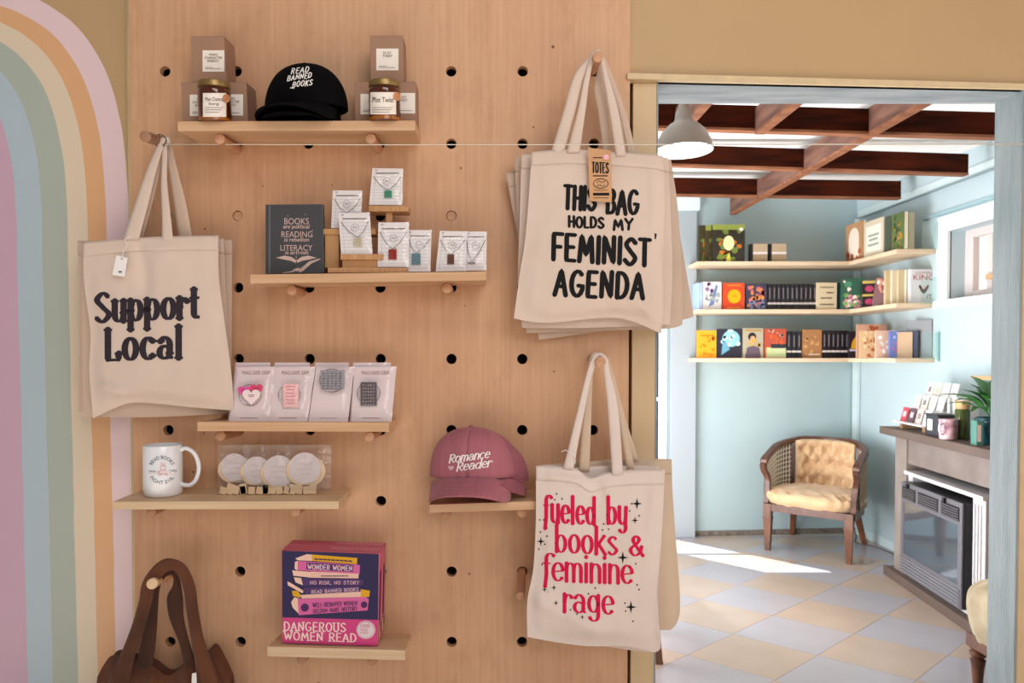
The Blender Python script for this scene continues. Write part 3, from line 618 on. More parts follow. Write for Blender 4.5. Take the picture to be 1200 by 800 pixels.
# taut wire
wm = mat('wire_silver', 'd8d2c4', .25, metal=.6)
wr = thing('taut_wire', 'thin taut pale wire running from the left tote peg across the doorway', 'wire', at(188, 168, 1.645))
MB().tube([at(189, 169, 1.645), at(420, 169.5, 1.60), at(700, 169.3, 1.55), at(1000, 169, 1.50), at(1450, 168.2, 1.45)], .00135, 8).build('strand', wm, wr, world=True, smooth=True)
e_ = at(1450, 168.2, 1.45); MB().tube([e_, Vector((e_.x, 1.83, e_.z))], .004, 10).build('wall_rod', wm, wr, world=True, smooth=True)
b = MB(); c = at(187.5, 165, 1.645); b.tube([c+Vector((.0145*cos(a), .002*sin(a*3), .0145*sin(a))) for a in [2*pi*k/24 for k in range(25)]], .0012, 6); b.build('loop', mat('dark_string', '4a3d34', .8), wr, world=True)
# ---------------------------------------------------------------- tote bags
def interp(P, n):
    P = catmull(P, 6); L = [0]
    for a, b in zip(P, P[1:]): L.append(L[-1]+math.hypot(b[0]-a[0], b[1]-a[1]))
    out = []; j = 0
    for i in range(n+1):
        d = L[-1]*i/n
        while j < len(P)-2 and L[j+1] < d: j += 1
        t = 0 if L[j+1] == L[j] else min(1, (d-L[j])/(L[j+1]-L[j]))
        out.append((P[j][0]+(P[j+1][0]-P[j][0])*t, P[j][1]+(P[j+1][1]-P[j][1])*t))
    return out
def canvas(name, c, c2): return mat(name, c, .85, var=.1, vs=5, col2=c2, bump=.25, bs=700, sheen=.2)
cv = canvas('canvas_natural', 'dcc8ba', 'd5c0b1'); cv2 = canvas('canvas_rear_shade', 'd0b8a6', 'c7ae9a'); cvp = canvas('canvas_pale', 'e2d2c9', 'dbc9bf')  # cv2: darker copy for rear totes and handles, shade put into the colour
suede = mat('brown_suede', '6d3d22', .9, var=.3, vs=9, col2='432515', bump=.5, bs=120, sheen=.15)
def tote(label, top, right, bottom, left, Y0, seed, m, bulge=.012, thick=.012, folds=(), hem=True, amp=.005, group=None, name='tote_bag', parts=True):
    nu, nv = 56, 60
    Tp, Bt = interp(top, nu), interp(bottom, nu); Lf, Rt = interp(left, nv), interp(right, nv)
    xs = [p[0] for p in Tp+Bt]; ys = [p[1] for p in Lf+Rt]; x0, x1, y0, y1 = min(xs), max(xs), min(ys), max(ys)
    G = []
    for j in range(nv+1):
        t = j/nv; row = []
        for i in range(nu+1):
            s = i/nu
            q = [(1-t)*Tp[i][k]+t*Bt[i][k]+(1-s)*Lf[j][k]+s*Rt[j][k]-((1-s)*(1-t)*Tp[0][k]+s*(1-t)*Tp[-1][k]+(1-s)*t*Bt[0][k]+s*t*Bt[-1][k]) for k in (0, 1)]
            row.append(q)
        G.append(row)
    def dep(s, t, px, py):
        e = min(1, min(s, 1-s)*9)*min(1, (1-t)*10)*min(1, t*6+.35)
        e = e*e*(3-2*e)
        b_ = bulge*sin(pi*s)**.7*(.35+.65*min(1, t*1.6))*e
        nz = noise.noise(Vector((px*.022+seed, py*.014, seed)))*amp+noise.noise(Vector((px*.06, py*.05+seed, 3)))*amp*.35
        for (fx, fy, gx, gy, a_, w_) in folds:  # fold line from (fx,fy) to (gx,gy)
            dx, dy = gx-fx, gy-fy; l = math.hypot(dx, dy); tt = ((px-fx)*dx+(py-fy)*dy)/l/l; dd = abs((px-fx)*dy-(py-fy)*dx)/l
            k = math.exp(-(dd/w_)**2)*max(0, min(1, min(tt+.15, 1.15-tt)*4)); nz += 1.7*a_*k
        if t < .085 and t > .07: nz -= .0008
        return -b_-nz*e
    c = at((x0+x1)/2, y0, Y0)
    th = thing(name, label, 'bag', T(*c), group)
    fv = []; bv = []
    for j in range(nv+1):
        for i in range(nu+1):
            px, py = G[j][i]; d = dep(i/nu, j/nv, px, py); fv.append(at(px, py, Y0+d))
            P = at(px, py, Y0); e = min(1, min(i, nu-i)/3)*min(1, (nv-j)/3); bv.append(P+Vector((0, max(thick*(.25+.75*e), .003)-(0 if j else 0), 0)))
    b = MB(); b.v = fv+bv; n = len(fv); w1 = nu+1
    quad = [(j*w1+i, j*w1+i+1, (j+1)*w1+i+1, (j+1)*w1+i) for j in range(nv) for i in range(nu)]
    b.f = quad+[tuple(k+n for k in reversed(q)) for q in quad]
    # inside of the open mouth: a lip going down a little
    k0 = len(b.v); b.v += [(fv[i]+bv[i])/2-Vector((0, 0, .02)) for i in range(w1)]
    for i in range(nu): b.f += [(i, i+1, k0+i+1, k0+i), (n+i, n+i+1, k0+i+1, k0+i)]
    for i in range(nu): q = nv*w1+i; b.f.append((q, q+1, q+1+n, q+n))
    for j in range(nv):
        for e in (0, nu): q = j*w1+e; b.f.append((q, q+w1, q+w1+n, q+n))
    b.build('body', m, th, world=True, smooth=True)
    front = BVHTree.FromPolygons([v[:] for v in fv], quad)
    if hem:  # stitched hem band at the mouth
        hb = MB(); rows = 5
        for j in range(rows+1):
            for i in range(w1):
                v = fv[j*w1+i]; hb.v.append(v-Vector((0, .0012, 0)))
        hb.f = [(j*w1+i, j*w1+i+1, (j+1)*w1+i+1, (j+1)*w1+i) for j in range(rows) for i in range(nu)]
        hb.build('hem', m, th, world=True, smooth=True, solid=.0012, fix=False)
    return th, front
def strap(P, parent, m, name='handle', sol=.0022, n=7):
    Q = catmull(P, n); b = MB(); K = 5
    for (xa, ya, xb, yb_, Y) in Q:
        A, B = at(xa, ya, Y), at(xb, yb_, Y)
        for k in range(K): 
            t = k/(K-1); v = A.lerp(B, t); v.y -= .0012*sin(pi*t); b.v.append(v)
    b.f = [(j*K+k, j*K+k+1, (j+1)*K+k+1, (j+1)*K+k) for j in range(len(Q)-1) for k in range(K-1)]
    return b.build(name, m, parent, world=True, smooth=True, solid=sol, fix=False)

# -- "Support Local" totes
gA = 'tote bags on the upper left peg'
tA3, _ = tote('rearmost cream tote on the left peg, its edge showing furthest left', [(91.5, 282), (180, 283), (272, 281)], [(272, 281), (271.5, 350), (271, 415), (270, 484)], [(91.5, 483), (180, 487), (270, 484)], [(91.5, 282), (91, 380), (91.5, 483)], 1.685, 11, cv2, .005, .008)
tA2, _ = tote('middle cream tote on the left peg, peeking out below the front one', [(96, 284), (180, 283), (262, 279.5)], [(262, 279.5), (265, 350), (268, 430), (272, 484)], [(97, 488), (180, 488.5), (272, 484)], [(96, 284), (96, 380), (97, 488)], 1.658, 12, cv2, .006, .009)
tA1, bvA = tote('front tote on the left peg with bold dark lettering Support Local', [(98, 284), (130, 281), (172, 278), (215, 276.5), (256, 276)], [(256, 276), (256, 320), (262, 370), (270, 430), (274, 481)],
    [(109, 490), (130, 480), (152, 472), (181, 472.5), (224, 477), (274, 481)], [(98, 284), (98.5, 330), (106, 390), (104.5, 431), (107, 466), (109, 490)], 1.622, 13, cv, .02, .014,
    folds=[(165, 281, 172, 340, -.006, 9), (118, 450, 155, 468, .006, 6), (148, 463, 150, 473, -.006, 4), (120, 490, 152, 470, -.007, 6), (262, 300, 268, 470, .004, 8), (150, 478, 260, 470, .004, 10)])
pr = Print(bvh=bvA); NV = ink('352e36')
pr.strokes('Support', LOW, 112, 233.5, 377.5, 371.5, 23.5, 7.6, 3.2, sp=.2, serif=4.8)
pr.strokes('Local', LOW, 124, 213, 422, 419, 24.5, 7.8, 3.2, sp=.24, serif=5)
pr.build('lettering', NV, tA1)
strap([(144.5, 281, 162.5, 281, 1.617), (158, 240, 173.5, 240, 1.62), (172, 200, 182.5, 203, 1.63), (183, 173, 191, 174, 1.645), (188, 162, 197, 161, 1.65), (196, 170, 200, 167, 1.652)], tA1, cv)
strap([(190, 282, 203, 282, 1.618), (190, 252, 200, 252, 1.62), (189, 215, 196, 215, 1.632), (190, 185, 196, 185, 1.645), (189, 164, 196, 163, 1.655)], tA1, cv)
strap([(152, 283, 166, 283, 1.652), (167, 240, 178, 240, 1.655), (179, 200, 187, 203, 1.662), (187, 176, 193, 176, 1.672), (191, 162, 199, 162, 1.678)], tA2, cv2)
strap([(210, 282, 226, 282, 1.652), (204, 240, 218.5, 240, 1.655), (199, 205, 209.5, 205, 1.662), (194, 178, 203, 178, 1.672), (191, 161, 199, 160, 1.678)], tA2, cv2)
def pxcard(name, label, cat, group, q, Yb, Yt, t, m, corner=0):
    """thin board whose front face has photo corners q=[BL,BR,TR,TL], foot at depth Yb and head at depth Yt"""
    P = [at(*q[0], Yb), at(*q[1], Yb), at(*q[2], Yt), at(*q[3], Yt)]
    c = (P[0]+P[1])/2; th = thing(name, label, cat, T(*c), group)
    nrm = (P[1]-P[0]).cross(P[3]-P[0]).normalized()
    if nrm.y < 0: nrm = -nrm
    b = MB().hexa([P[0], P[1], P[1]+nrm*t, P[0]+nrm*t, P[3], P[2], P[2]+nrm*t, P[3]+nrm*t])
    return th, b, P, nrm
def sleeve(th, P, nrm, m, grow=.0025, gap=.0025, seed=0, wav=.0012, top=None):
    U = (P[1]-P[0]); V = (P[3]-P[0]); u = U.normalized(); v = V.normalized()
    def fn(s, t_):
        p = P[0]+U*s+V*t_+(P[2]-P[1]-V)*s*t_ + u*grow*(2*s-1)+v*grow*(2*t_-1 if top is None else t_*top)
        e = min(1, min(s, 1-s)*6)*min(1, min(t_, 1-t_)*6)
        return p - nrm*(gap*e + wav*noise.noise(Vector((s*5+seed, t_*6, seed)))*e+.0005)
    return MB().grid(fn, 12, 14).build('sleeve', m, th, world=True, smooth=True, fix=False)
cello = film('cellophane', .02, .1, 30); cellow = film('cloudy_cellophane', .07, .12, 60)
white = mat('tag_white', 'f3efee', .6)
th, b, P, nr = pxcard('price_tag', 'small white price tag tied to the left tote handle', 'tag', None, [(131.5, 322), (146, 324.5), (149.5, 302), (136.5, 299)], 1.596, 1.598, .0006, white)
b.build('card', white, th, world=True); p_ = Print(bvh=b.bvh()); p_.ring(143, 303, 1.3, 1.3, .5); p_.rect(139, 317.5, 143, 319.5); p_.build('mark', ink('77706e'), th)
MB().tube([at(143, 303, 1.595), at(145, 294, 1.60), at(149, 287, 1.606), at(146, 281, 1.61), at(153, 276, 1.612)], .0007, 5).build('string', white, th, world=True)

# -- "This bag holds my feminist agenda" totes
tB4, _ = tote('rearmost canvas tote on the upper right peg, tilted furthest to the right', [(593, 203), (680, 190), (777, 187)], [(777, 187), (790, 240), (803, 310), (813, 370)], [(632, 398), (720, 386), (798, 375), (813, 370)], [(593, 203), (604, 262), (618, 330), (632, 398)], 1.69, 21, cv2, .004, .006)
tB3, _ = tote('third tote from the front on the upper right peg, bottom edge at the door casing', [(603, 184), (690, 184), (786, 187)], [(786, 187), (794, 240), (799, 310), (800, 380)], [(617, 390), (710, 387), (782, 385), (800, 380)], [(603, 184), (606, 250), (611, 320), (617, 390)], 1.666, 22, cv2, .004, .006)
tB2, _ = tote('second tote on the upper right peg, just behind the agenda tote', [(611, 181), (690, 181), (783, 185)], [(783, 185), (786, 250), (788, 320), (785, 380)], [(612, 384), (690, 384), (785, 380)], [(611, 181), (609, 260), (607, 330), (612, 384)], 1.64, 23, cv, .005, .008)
tB1, bvB = tote('front tote with black brush lettering about a feminist agenda', [(623, 178), (664, 175), (700, 177), (765, 181), (777.5, 184)], [(777.5, 184), (779, 244), (776.5, 306), (777, 360), (775, 391)],
    [(602, 373), (640, 378), (709, 372), (740, 376), (775, 391)], [(623, 178), (621, 212), (616, 275), (609, 322), (602, 373)], 1.608, 24, cv, .018, .014,
    folds=[(768, 200, 770, 380, .005, 7), (640, 372, 735, 362, .005, 10), (620, 200, 612, 340, .004, 7), (650, 365, 720, 355, -.004, 8), (735, 340, 772, 380, .005, 7)])
pr = Print(bvh=bvB); BK = ink('1b191b')
def L(txt, x0, x1, y0, y1, h, k=4.6, **kw): pr.strokes(txt, CAP, x0, x1, y0, y1, h, k, k*.8, sp=kw.pop('sp', .2), **kw)
L('THIS', 661, 697.5, 244.5, 247, 26.5, 5, lean=.04, jit=.8); L('BAG', 711, 747, 250, 251, 27, 5, lean=.04, jit=.8)
L('HOLDS', 666.5, 707.5, 265.5, 267.5, 12, 3.3, jit=.5); L('MY', 719, 741, 269, 269, 12, 3.3, jit=.4)
L('FEMINIST', 647.5, 761, 303.5, 311.5, 30, 5.7, sp=.2, lean=.03, jit=1)
L('AGENDA', 650, 753.5, 344.5, 350.5, 29, 5.7, sp=.24, lean=.05, jit=1)
pr.poly([(767, 273), (769.5, 274), (768.5, 280), (767, 280)])
pr.build('lettering', BK, tB1)
strap([(645, 181, 660, 181, 1.606), (661, 128, 674, 130, 1.61), (673, 88, 684, 90, 1.615), (690, 67, 696, 70, 1.62), (697, 59.5, 702, 61, 1.622), (704, 62, 707, 68, 1.622)], tB1, cv)
strap([(664, 179, 679, 179, 1.602), (677, 130, 686, 130, 1.606), (684.5, 92, 691, 92, 1.611), (692, 66, 697, 67, 1.616), (698, 58.5, 703, 60, 1.618)], tB1, cv)
strap([(722, 183, 733.5, 183, 1.602), (714, 130, 724, 128, 1.606), (707.5, 92, 713, 90, 1.611), (702.5, 66, 707, 66, 1.616), (698, 58.5, 702.5, 58, 1.618)], tB1, cv)
strap([(736, 183, 746, 183, 1.635), (725, 130, 733, 130, 1.638), (712, 90, 718, 90, 1.64), (703, 66, 708, 66, 1.643), (697, 60, 702, 59, 1.645)], tB2, cv2)
strap([(707, 181, 716, 181, 1.64), (701, 130, 712, 124, 1.642), (696, 106, 708, 98, 1.643), (700, 80, 706, 76, 1.645), (699, 62, 704, 62, 1.648)], tB2, cv2)
th, b, P, nr = pxcard('swing_tag', 'kraft swing tag lettered TOTES on the feminist tote', 'tag', None, [(691, 235.5), (717, 237), (716, 176), (689, 173)], 1.583, 1.583, .0008, None)
kraft = mat('kraft_card', 'cf9d72', .75, var=.08, vs=40)
b.build('card', kraft, th, world=True); p_ = Print(bvh=b.bvh()); p_.strokes('TOTES', CAP, 694, 713, 202, 203, 12, 1.7, 1.2, sp=.25)
p_.rect(695, 205.4, 712, 206.6); p_.ring(704, 215, 9, 6, .7); p_.ribbon([(699, 214), (702, 211.5), (705, 214), (709, 212)], .7, .6); p_.ribbon([(699, 218), (703, 216.5), (706, 218.5), (709, 217)], .7, .6); p_.rect(695, 226, 714, 229); p_.rect(696, 222.6, 712, 223.1); p_.rect(696, 231.5, 713, 232)
p_.rect(695, 184.3, 706, 185.3)
p_.build('lettering', BK, th); p_ = Print(bvh=b.bvh()); p_.disc(710.3, 184, 3.2); p_.build('sticker', ink('f2b6c6'), th)

# -- pink lettering totes
pk2 = canvas('canvas_warm', 'd6bfa8', 'ccb49b')
tC2, _ = tote('plain cream tote hanging behind the one with pink lettering', [(634, 545), (690, 541), (727, 538), (787, 538)], [(787, 538), (789, 590), (797, 700), (794, 728), (786, 738)], [(640, 735), (710, 738), (760, 738), (786, 738)], [(634, 545), (632, 610), (636, 680), (640, 735)], 1.632, 31, pk2, .01, .01)
tC3, _ = tote('middle cream tote in the lower right trio, corner showing under the front one', [(640, 551), (710, 546), (772, 546)], [(772, 546), (774, 620), (771, 700), (774, 752)], [(628, 748), (700, 756), (766, 764), (774, 752)], [(640, 551), (632, 620), (626, 700), (628, 748)], 1.604, 33, cvp, .006, .008)
tC1, bvC = tote('front tote with bright pink lettering and black stars', [(628, 546), (658, 547), (676, 550), (692, 560), (712, 554), (745, 551), (779, 550)], [(779, 550), (777, 600), (773, 660), (768, 710), (769, 764)],
    [(618, 746), (650, 752), (690, 757), (730, 757), (769, 764)], [(628, 546), (628, 610), (625, 666), (618, 704), (618, 746)], 1.572, 34, cvp, .018, .013,
    folds=[(640, 556, 690, 566, .004, 6), (770, 570, 764, 740, .004, 8), (622, 700, 700, 740, .004, 9), (630, 560, 626, 690, .003, 7), (700, 562, 706, 590, -.004, 6)])
pr = Print(bvh=bvC); PK = ink('d3174a')
def K(txt, x0, x1, y0, y1, h, **kw): pr.strokes(txt, LOW, x0, x1, y0, y1, h, 4.5, 1.5, sp=kw.pop('sp', .16), serif=2.4, **kw)
K('fueled', 637, 697.5, 611.5, 614.5, 21); K('by', 711.5, 735, 613.5, 615.5, 21)
K('books', 651, 723, 646.5, 650, 21); K('&', 738, 754, 650, 651, 16.5)
K('feminine', 636, 741.5, 679.5, 683.5, 21, sp=.09); K('rage', 660, 719, 716.5, 719.5, 21, sp=.14)
pr.build('lettering', PK, tC1)
pr = Print(bvh=bvC)
for x, y, r in ((540, 400, 6), (535, 441, 4), (505, 533, 6.5), (525, 655, 6.5), (303, 493, 5), (312, 612, 3), (320, 618, 1), (335, 607, 3.4), (340, 645, 3), (405, 680, 2.6)): pr.star(x/2.106+490, y/2.106+400, r)
for x, y in ((355, 388), (342, 376), (337, 390), (458, 450), (470, 463), (455, 465), (522, 418), (527, 400), (313, 500), (298, 512), (302, 470), (318, 460), (310, 440), (545, 612), (540, 600), (510, 645), (530, 690), (392, 672), (437, 608), (420, 622), (306, 550), (537, 548), (520, 556), (512, 665), (376, 662), (318, 480), (545, 430), (300, 440)): pr.disc(x/2.106+490, y/2.106+400, 1.0, n=8)
pr.build('star_print', BK, tC1)
strap([(660, 549, 671.5, 550, 1.566), (676, 484, 684, 486, 1.572), (686, 443, 692.5, 444, 1.578), (693, 421, 699.5, 424, 1.582), (699, 413.5, 704, 416, 1.584), (708, 416, 711, 419, 1.584)], tC1, cvp)
strap([(717.5, 557, 730, 556, 1.566), (712.5, 480, 724.5, 480, 1.572), (708, 437, 715, 437, 1.578), (705.5, 420, 711.5, 420, 1.582), (699, 414, 705, 413.5, 1.585)], tC1, cvp)
strap([(678, 552, 690.5, 553, 1.600), (683, 495, 692.5, 495, 1.604), (688, 445, 694.5, 445, 1.609), (691, 419, 699, 422, 1.612), (697, 412.5, 703, 414, 1.614)], tC3, pk2)
strap([(735, 551, 744, 551, 1.600), (725, 490, 731, 490, 1.604), (714, 445, 719.5, 445, 1.609), (707, 420, 712, 420, 1.612), (699, 413, 704, 413, 1.614)], tC3, pk2)
strap([(741, 541, 748.5, 540, 1.627), (728, 492, 733, 490, 1.630), (716, 445, 721, 445, 1.632), (708, 420, 713, 420, 1.635)], tC2, pk2)
MB().tube([at(658, 529, 1.560), at(663, 527, 1.560), at(669, 531, 1.560), at(674, 533, 1.560), at(674, 543, 1.561)], .0008, 5).build('tie_string', white, tC1, world=True)

# -- brown suede bag
tD, bvD = tote('brown suede shoulder bag hanging at the lower left corner', [(114, 793), (122, 778), (133, 767), (155, 772), (176, 778), (197, 791), (218, 777), (236, 772), (248, 759), (262, 782), (273, 806)], [(273, 806), (282, 850), (288, 910), (290, 960)], [(98, 960), (190, 965), (290, 960)], [(114, 793), (108, 850), (102, 910), (98, 960)], 1.66, 41, suede, .025, .03, amp=.006,
    folds=[(180, 780, 160, 900, .008, 7), (215, 780, 235, 900, .008, 7), (140, 770, 130, 880, .006, 6)], hem=False, name='shoulder_bag')
strap([(124, 806, 150, 806, 1.615), (140, 770, 158, 768, 1.612), (153, 738, 169, 738, 1.61), (163, 705, 178, 705, 1.612), (166, 686, 181, 692, 1.618), (173, 672, 185, 683, 1.622), (186, 658, 193, 672, 1.626), (200, 654, 203, 668, 1.628), (217, 662, 210, 676, 1.63), (228, 684, 216, 692, 1.63), (232, 712, 219, 716, 1.628), (238, 745, 224, 747, 1.624), (247, 775, 229, 777, 1.622), (257, 806, 232, 806, 1.62)], tD, suede, n=5, sol=.004)
strap([(160, 782, 178, 784, 1.655), (167, 745, 183, 745, 1.652), (172, 715, 185, 713, 1.65), (175, 695, 187, 690, 1.65), (181, 676, 194, 676, 1.652), (195, 663, 204, 674, 1.655), (208, 672, 203, 686, 1.658), (214, 700, 196, 700, 1.658), (215, 722, 199, 724, 1.655), (221, 750, 210, 752, 1.655), (232, 784, 218, 784, 1.655)], tD, mat('dark_suede', '4a2a1a', .9, var=.3, vs=9, sheen=.1), n=5, sol=.004)
strap([(238, 745, 232, 735, 1.64), (248, 775, 238, 775, 1.64), (262, 806, 246, 806, 1.64)], tD, suede, sol=.004)
th, b, P, nr = pxcard('price_tag', 'white tag tucked in the opening of the brown bag', 'tag', None, [(224, 812), (231, 812), (230, 788), (225, 789)], 1.612, 1.612, .0006, white); b.build('card', white, th, world=True)

# ---------------------------------------------------------------- candle boxes and jars on the top shelf
kbox = mat('kraft_box_brown', '9f7a63', .75, var=.05, vs=30); s1 = SH['s1']
def kraft_box(label, px, v, wpx, hpx, lines, lab, base=None, d=.074):
    Y = s1.Yf+v*s1.depth; k = Y/F; wd, ht = wpx*k, hpx*k
    M = s1.M(px, v) if base is None else base
    th = thing('candle_box', label, 'box', M, 'kraft candle boxes')
    b = MB().box((-wd/2, 0, 0), (wd/2, d, ht)); b.build('carton', kbox, th, bevel=.0008)
    MB().box((-wd/2+.0006, .0006, ht-.0004), (wd/2-.0006, d*.9, ht+.0008)).build('flap', mat('kraft_flap', '8d6a55', .75), th)
    bw = MB().box((-wd/2, 0, 0), (wd/2, d, ht)); bw.v = [M @ q for q in bw.v]; bv = bw.bvh()
    pl = Print(bvh=bv); pl.rect(*lab); pl.build('label', mat('label_cream', 'f0e6dc', .6), th)
    pl = Print(bvh=bv, off=.0014); x0, y0, x1, y1 = lab; cx = (x0+x1)/2; yy = y0+(y1-y0)*.15
    for ln in lines:
        wl = min((x1-x0)*.8, len(ln)*2.3); pl.text(ln, cx-wl/2, yy, cx+wl/2, yy+2.8); yy += 3.7
    pl.rect(x0+3, y1-5, x0+12, y1-4.6); pl.rect(x0+3, y1-3.4, x1-4, y1-3)
    pl.build('label_print', ink('4a403c'), th); return th, M, ht
def jar(label, px, v, name_lines, side):
    Y = s1.Yf+v*s1.depth; k = Y/F; r = 18.3*k; M = s1.M(px, v)
    th = thing('candle_jar', label, 'candle', M, 'amber jar candles')
    amber = mat('amber_glass', '6a2c08', .08, var=.35, vs=8, col2='2a1006', coat=.5)
    MB().lathe([(0.001, 0), (r*.93, 0), (r, .004), (r, .066), (r*.95, .073), (r*.9, .076)], 36).build('glass', amber, th, smooth=True)
    MB().lathe([(r*.89, .0745), (r*.9, .077), (r*.99, .077), (r*.99, .087), (r*.96, .0895), (0.001, .0895)], 36).build('lid', mat('brass_lid', '9a8150', .38, metal=.7), th, smooth=True)
    MB().lathe([(r*1.005, .0005), (r*1.01, .003), (r*1.005, .008)], 36, caps=False).build('wax_glow_base', mat('amber_base', '9a5a1c', .15), th, smooth=True)
    b = MB(); b.lathe([(r*1.004, .0), (r*1.004, .068)], 48, M=M); bv = b.bvh(); return th, bv
kraft_box('kraft box at the far left of the top shelf, partly behind the jar', 236, .42, 37.5, 50, ['MAIN', 'CHARACTER', 'ENERGY'], (222.5, 111, 249.5, 136), d=.07)
_, M2, h2 = kraft_box('kraft box right of the left amber jar, its side panel towards the cap', 274, .42, 37.5, 50, ['MAIN', 'CHARACTER', 'ENERGY'], (256, 110.5, 285, 135.5), d=.07)
Mt = s1.M(251.5, .47); k_ = (s1.Yf+.47*s1.depth)/F
kraft_box('single kraft box stacked on top at the left of the black cap', 250, .47, 38.5, 51, ['MAIN', 'CHARACTER', 'ENERGY'], (237.5, 59, 263, 84), base=Mt @ T(-.0025, 0, h2+.001), d=.068)
kraft_box('kraft box just right of the black cap, behind the right jar', 436, .42, 37, 50, ['PLOT', 'TWIST'], (422.5, 110, 451, 134), d=.07)
kraft_box('kraft box at the right end of the top shelf', 472, .42, 33, 50, ['PLOT', 'TWIST'], (457, 109, 486.5, 133), d=.07)
Mt = s1.M(455.5, .47)
kraft_box('single kraft box stacked on top at the right of the black cap', 455.5, .47, 38, 51, ['PLOT', 'TWIST'], (441, 57, 467, 82.5), base=Mt @ T(0, 0, h2+.001), d=.068)
lm = mat('label_cream', 'f0e6dc', .6)
for nm, px, lab, lines, dot, lb in (('l', 255, (238, 109, 265, 137), (('Main Character', 241, 263, 114, 118.5), ('Energy', 245, 257, 120, 124)), (264.5, 115.5), 'amber candle jar with gold lid left of the black cap'),
                                    ('r', 452, (434, 108, 464, 134), (('Plot Twist', 437, 461, 114, 120),), (464.5, 113), 'amber candle jar with gold lid right of the black cap')):
    th, bv = jar(lb, px, .13, lines, 1)
    p_ = Print(bvh=bv, off=.0006); n_ = 10
    p_.poly([(lab[0]+(lab[2]-lab[0])*i/n_, lab[1] if j == 0 else lab[3]) for j in (0, 1) for i in range(n_+1)], [(i, i+1, n_+2+i, n_+1+i) for i in range(n_)]); p_.build('label', lm, th)
    p_ = Print(bvh=bv, off=.0013)
    for s_, a, c, d, e in lines: p_.text(s_, a, d, c, e)
    for q in range(3): p_.ribbon([(lab[0]+3, 126.2+q*2.6), (lab[2]-4-q*2, 126.2+q*2.6)], .45, .45)
    p_.build('label_print', ink('3a302c'), th)
    p_ = Print(bvh=bv, off=.002); p_.disc(*dot, 4.2, 5.2); p_.build('sticker', mat('copper_sticker', 'c98a5e', .5), th)

# ---------------------------------------------------------------- caps
def cap(label, M, a, b_, c, m, z0=.045, fr=.07, droop=.03, name='baseball_cap', group=None, side=.022, button=True):
    th = thing(name, label, 'hat', M, group)
    def crown(s, t):
        az = 2*pi*s; ph = t*pi/2*.985
        r = cos(ph)**.82; z = c*sin(ph)**.95
        x = a*r*sin(az); y = -b_*r*cos(az)
        seam = 1-.012*math.exp(-((((az/(pi/3)) % 1)-.5)*2)**2*0)*0
        k = abs(((az/(pi/3)+.0) % 1)-.5)*2; seam = 1-.012*max(0, (k-.9)/.1)
        nz = noise.noise(Vector((x*28, y*28, z*28+a*100)))*.0025
        zz = z0+z; 
        return Vector((x*seam*(1+nz*6), y*seam*(1+nz*6), zz))
    g = MB().grid(crown, 60, 20); cr = g.build('crown', m, th, smooth=True, solid=.0016, fix=False)
    def brim(s, t):
        u = 2*s-1; ang = u*radians(66); xi = a*sin(ang)*1.0; yi = -b_*cos(ang)
        e = sqrt(max(0, 1-abs(u)**2.6)); f_ = fr*e
        x = xi*(1+.05*t*(1-abs(u))); y = yi-f_*t
        z = z0+.004-t*side*e-droop*abs(u)**2.4*(.45+.75*t)
        return Vector((x, y, z))
    bm_ = MB().grid(brim, 36, 10); br = bm_.build('brim', m, th, smooth=True, solid=.004, fix=False)
    for q in (.35, .55, .75):
        b2 = MB().tube([brim(.5+(k/20-.5)*.9*sqrt(1-q*.3), q)+Vector((0, 0, .0024)) for k in range(21)], .0005, 5); b2.build('stitching', m, br)
    if button: MB().lathe([(0.001, c+z0+.006), (.006, c+z0+.004), (.0085, c+z0-.001), (.008, c+z0-.003)][::-1], 14, caps=False).build('button', m, th, smooth=True)
    gw = MB(); gw.v = [M @ v for v in g.v]; gw.f = g.f; return th, gw.bvh()
blk = mat('black_cotton', '08070a', .9, var=.2, vs=20, bump=.3, bs=300, sheen=0, spec=.1)
M_ = s1.M(361, .45, -16)
cap('lower black cap in the pair on the top shelf, mostly hidden', s1.M(356, .48, -10) @ T(0, 0, -.002), .094, .066, .085, blk, .014, .034, .012, group='black caps', side=.004, button=False)
thc, bvc = cap('black cap on the top shelf with white hand lettering', M_, .103, .071, .106, blk, .037, .062, .03, group='black caps', side=.022)
p_ = Print(bvh=bvc, off=.0022)
def wl(txt, x0, x1, y0, y1, h): p_.strokes(txt, CAP, x0, x1, y0, y1, h, 1.15, .95, sp=.25, lean=.25, jit=.5, step=1.5)
wl('READ', 341.5, 361.5, 87.5, 85, 6); wl('BANNED', 337, 364.5, 95.5, 91.5, 5.6); wl('BOOKS', 343, 365.5, 103, 100, 6)
p_.ribbon([(341, 103.4), (345, 103.8)], 1, 1); p_.build('lettering', ink('f3eeea'), thc)
s5 = SH['s5']; pinkc = mat('dusty_pink_cord', 'ac6470', .85, var=.12, vs=25, stretch=(6, 1, .4), bump=.35, bs=60, bstretch=(8, 1, .4), sheen=.15); pinkd = mat('dusty_pink_twill', '9c5563', .85, var=.12, vs=25, sheen=.15)
for i, (px, v, yaw, z_) in enumerate(((569, .56, -4, .044), (564, .50, -6, .049), (559, .43, -9, .055))):
    cap(('rearmost dusty pink cap, nearest the tote with pink lettering', 'third dusty pink cap from the front of the stack', 'second dusty pink cap from the front of the stack')[i], s5.M(px+5, v, yaw) @ T(.006, 0, -.004*(2-i)), .091, .056, .105-.004*(2-i), pinkd, z_, .034, .03, group='dusty pink caps', side=.010, button=False)
thc, bvc = cap('front dusty pink cap with white script lettering Romance Reader', s5.M(554.5, .38, -10), .104, .072, .114, pinkc, .058, .076, .046, group='dusty pink caps', side=.026)
p_ = Print(bvh=bvc, off=.0022)
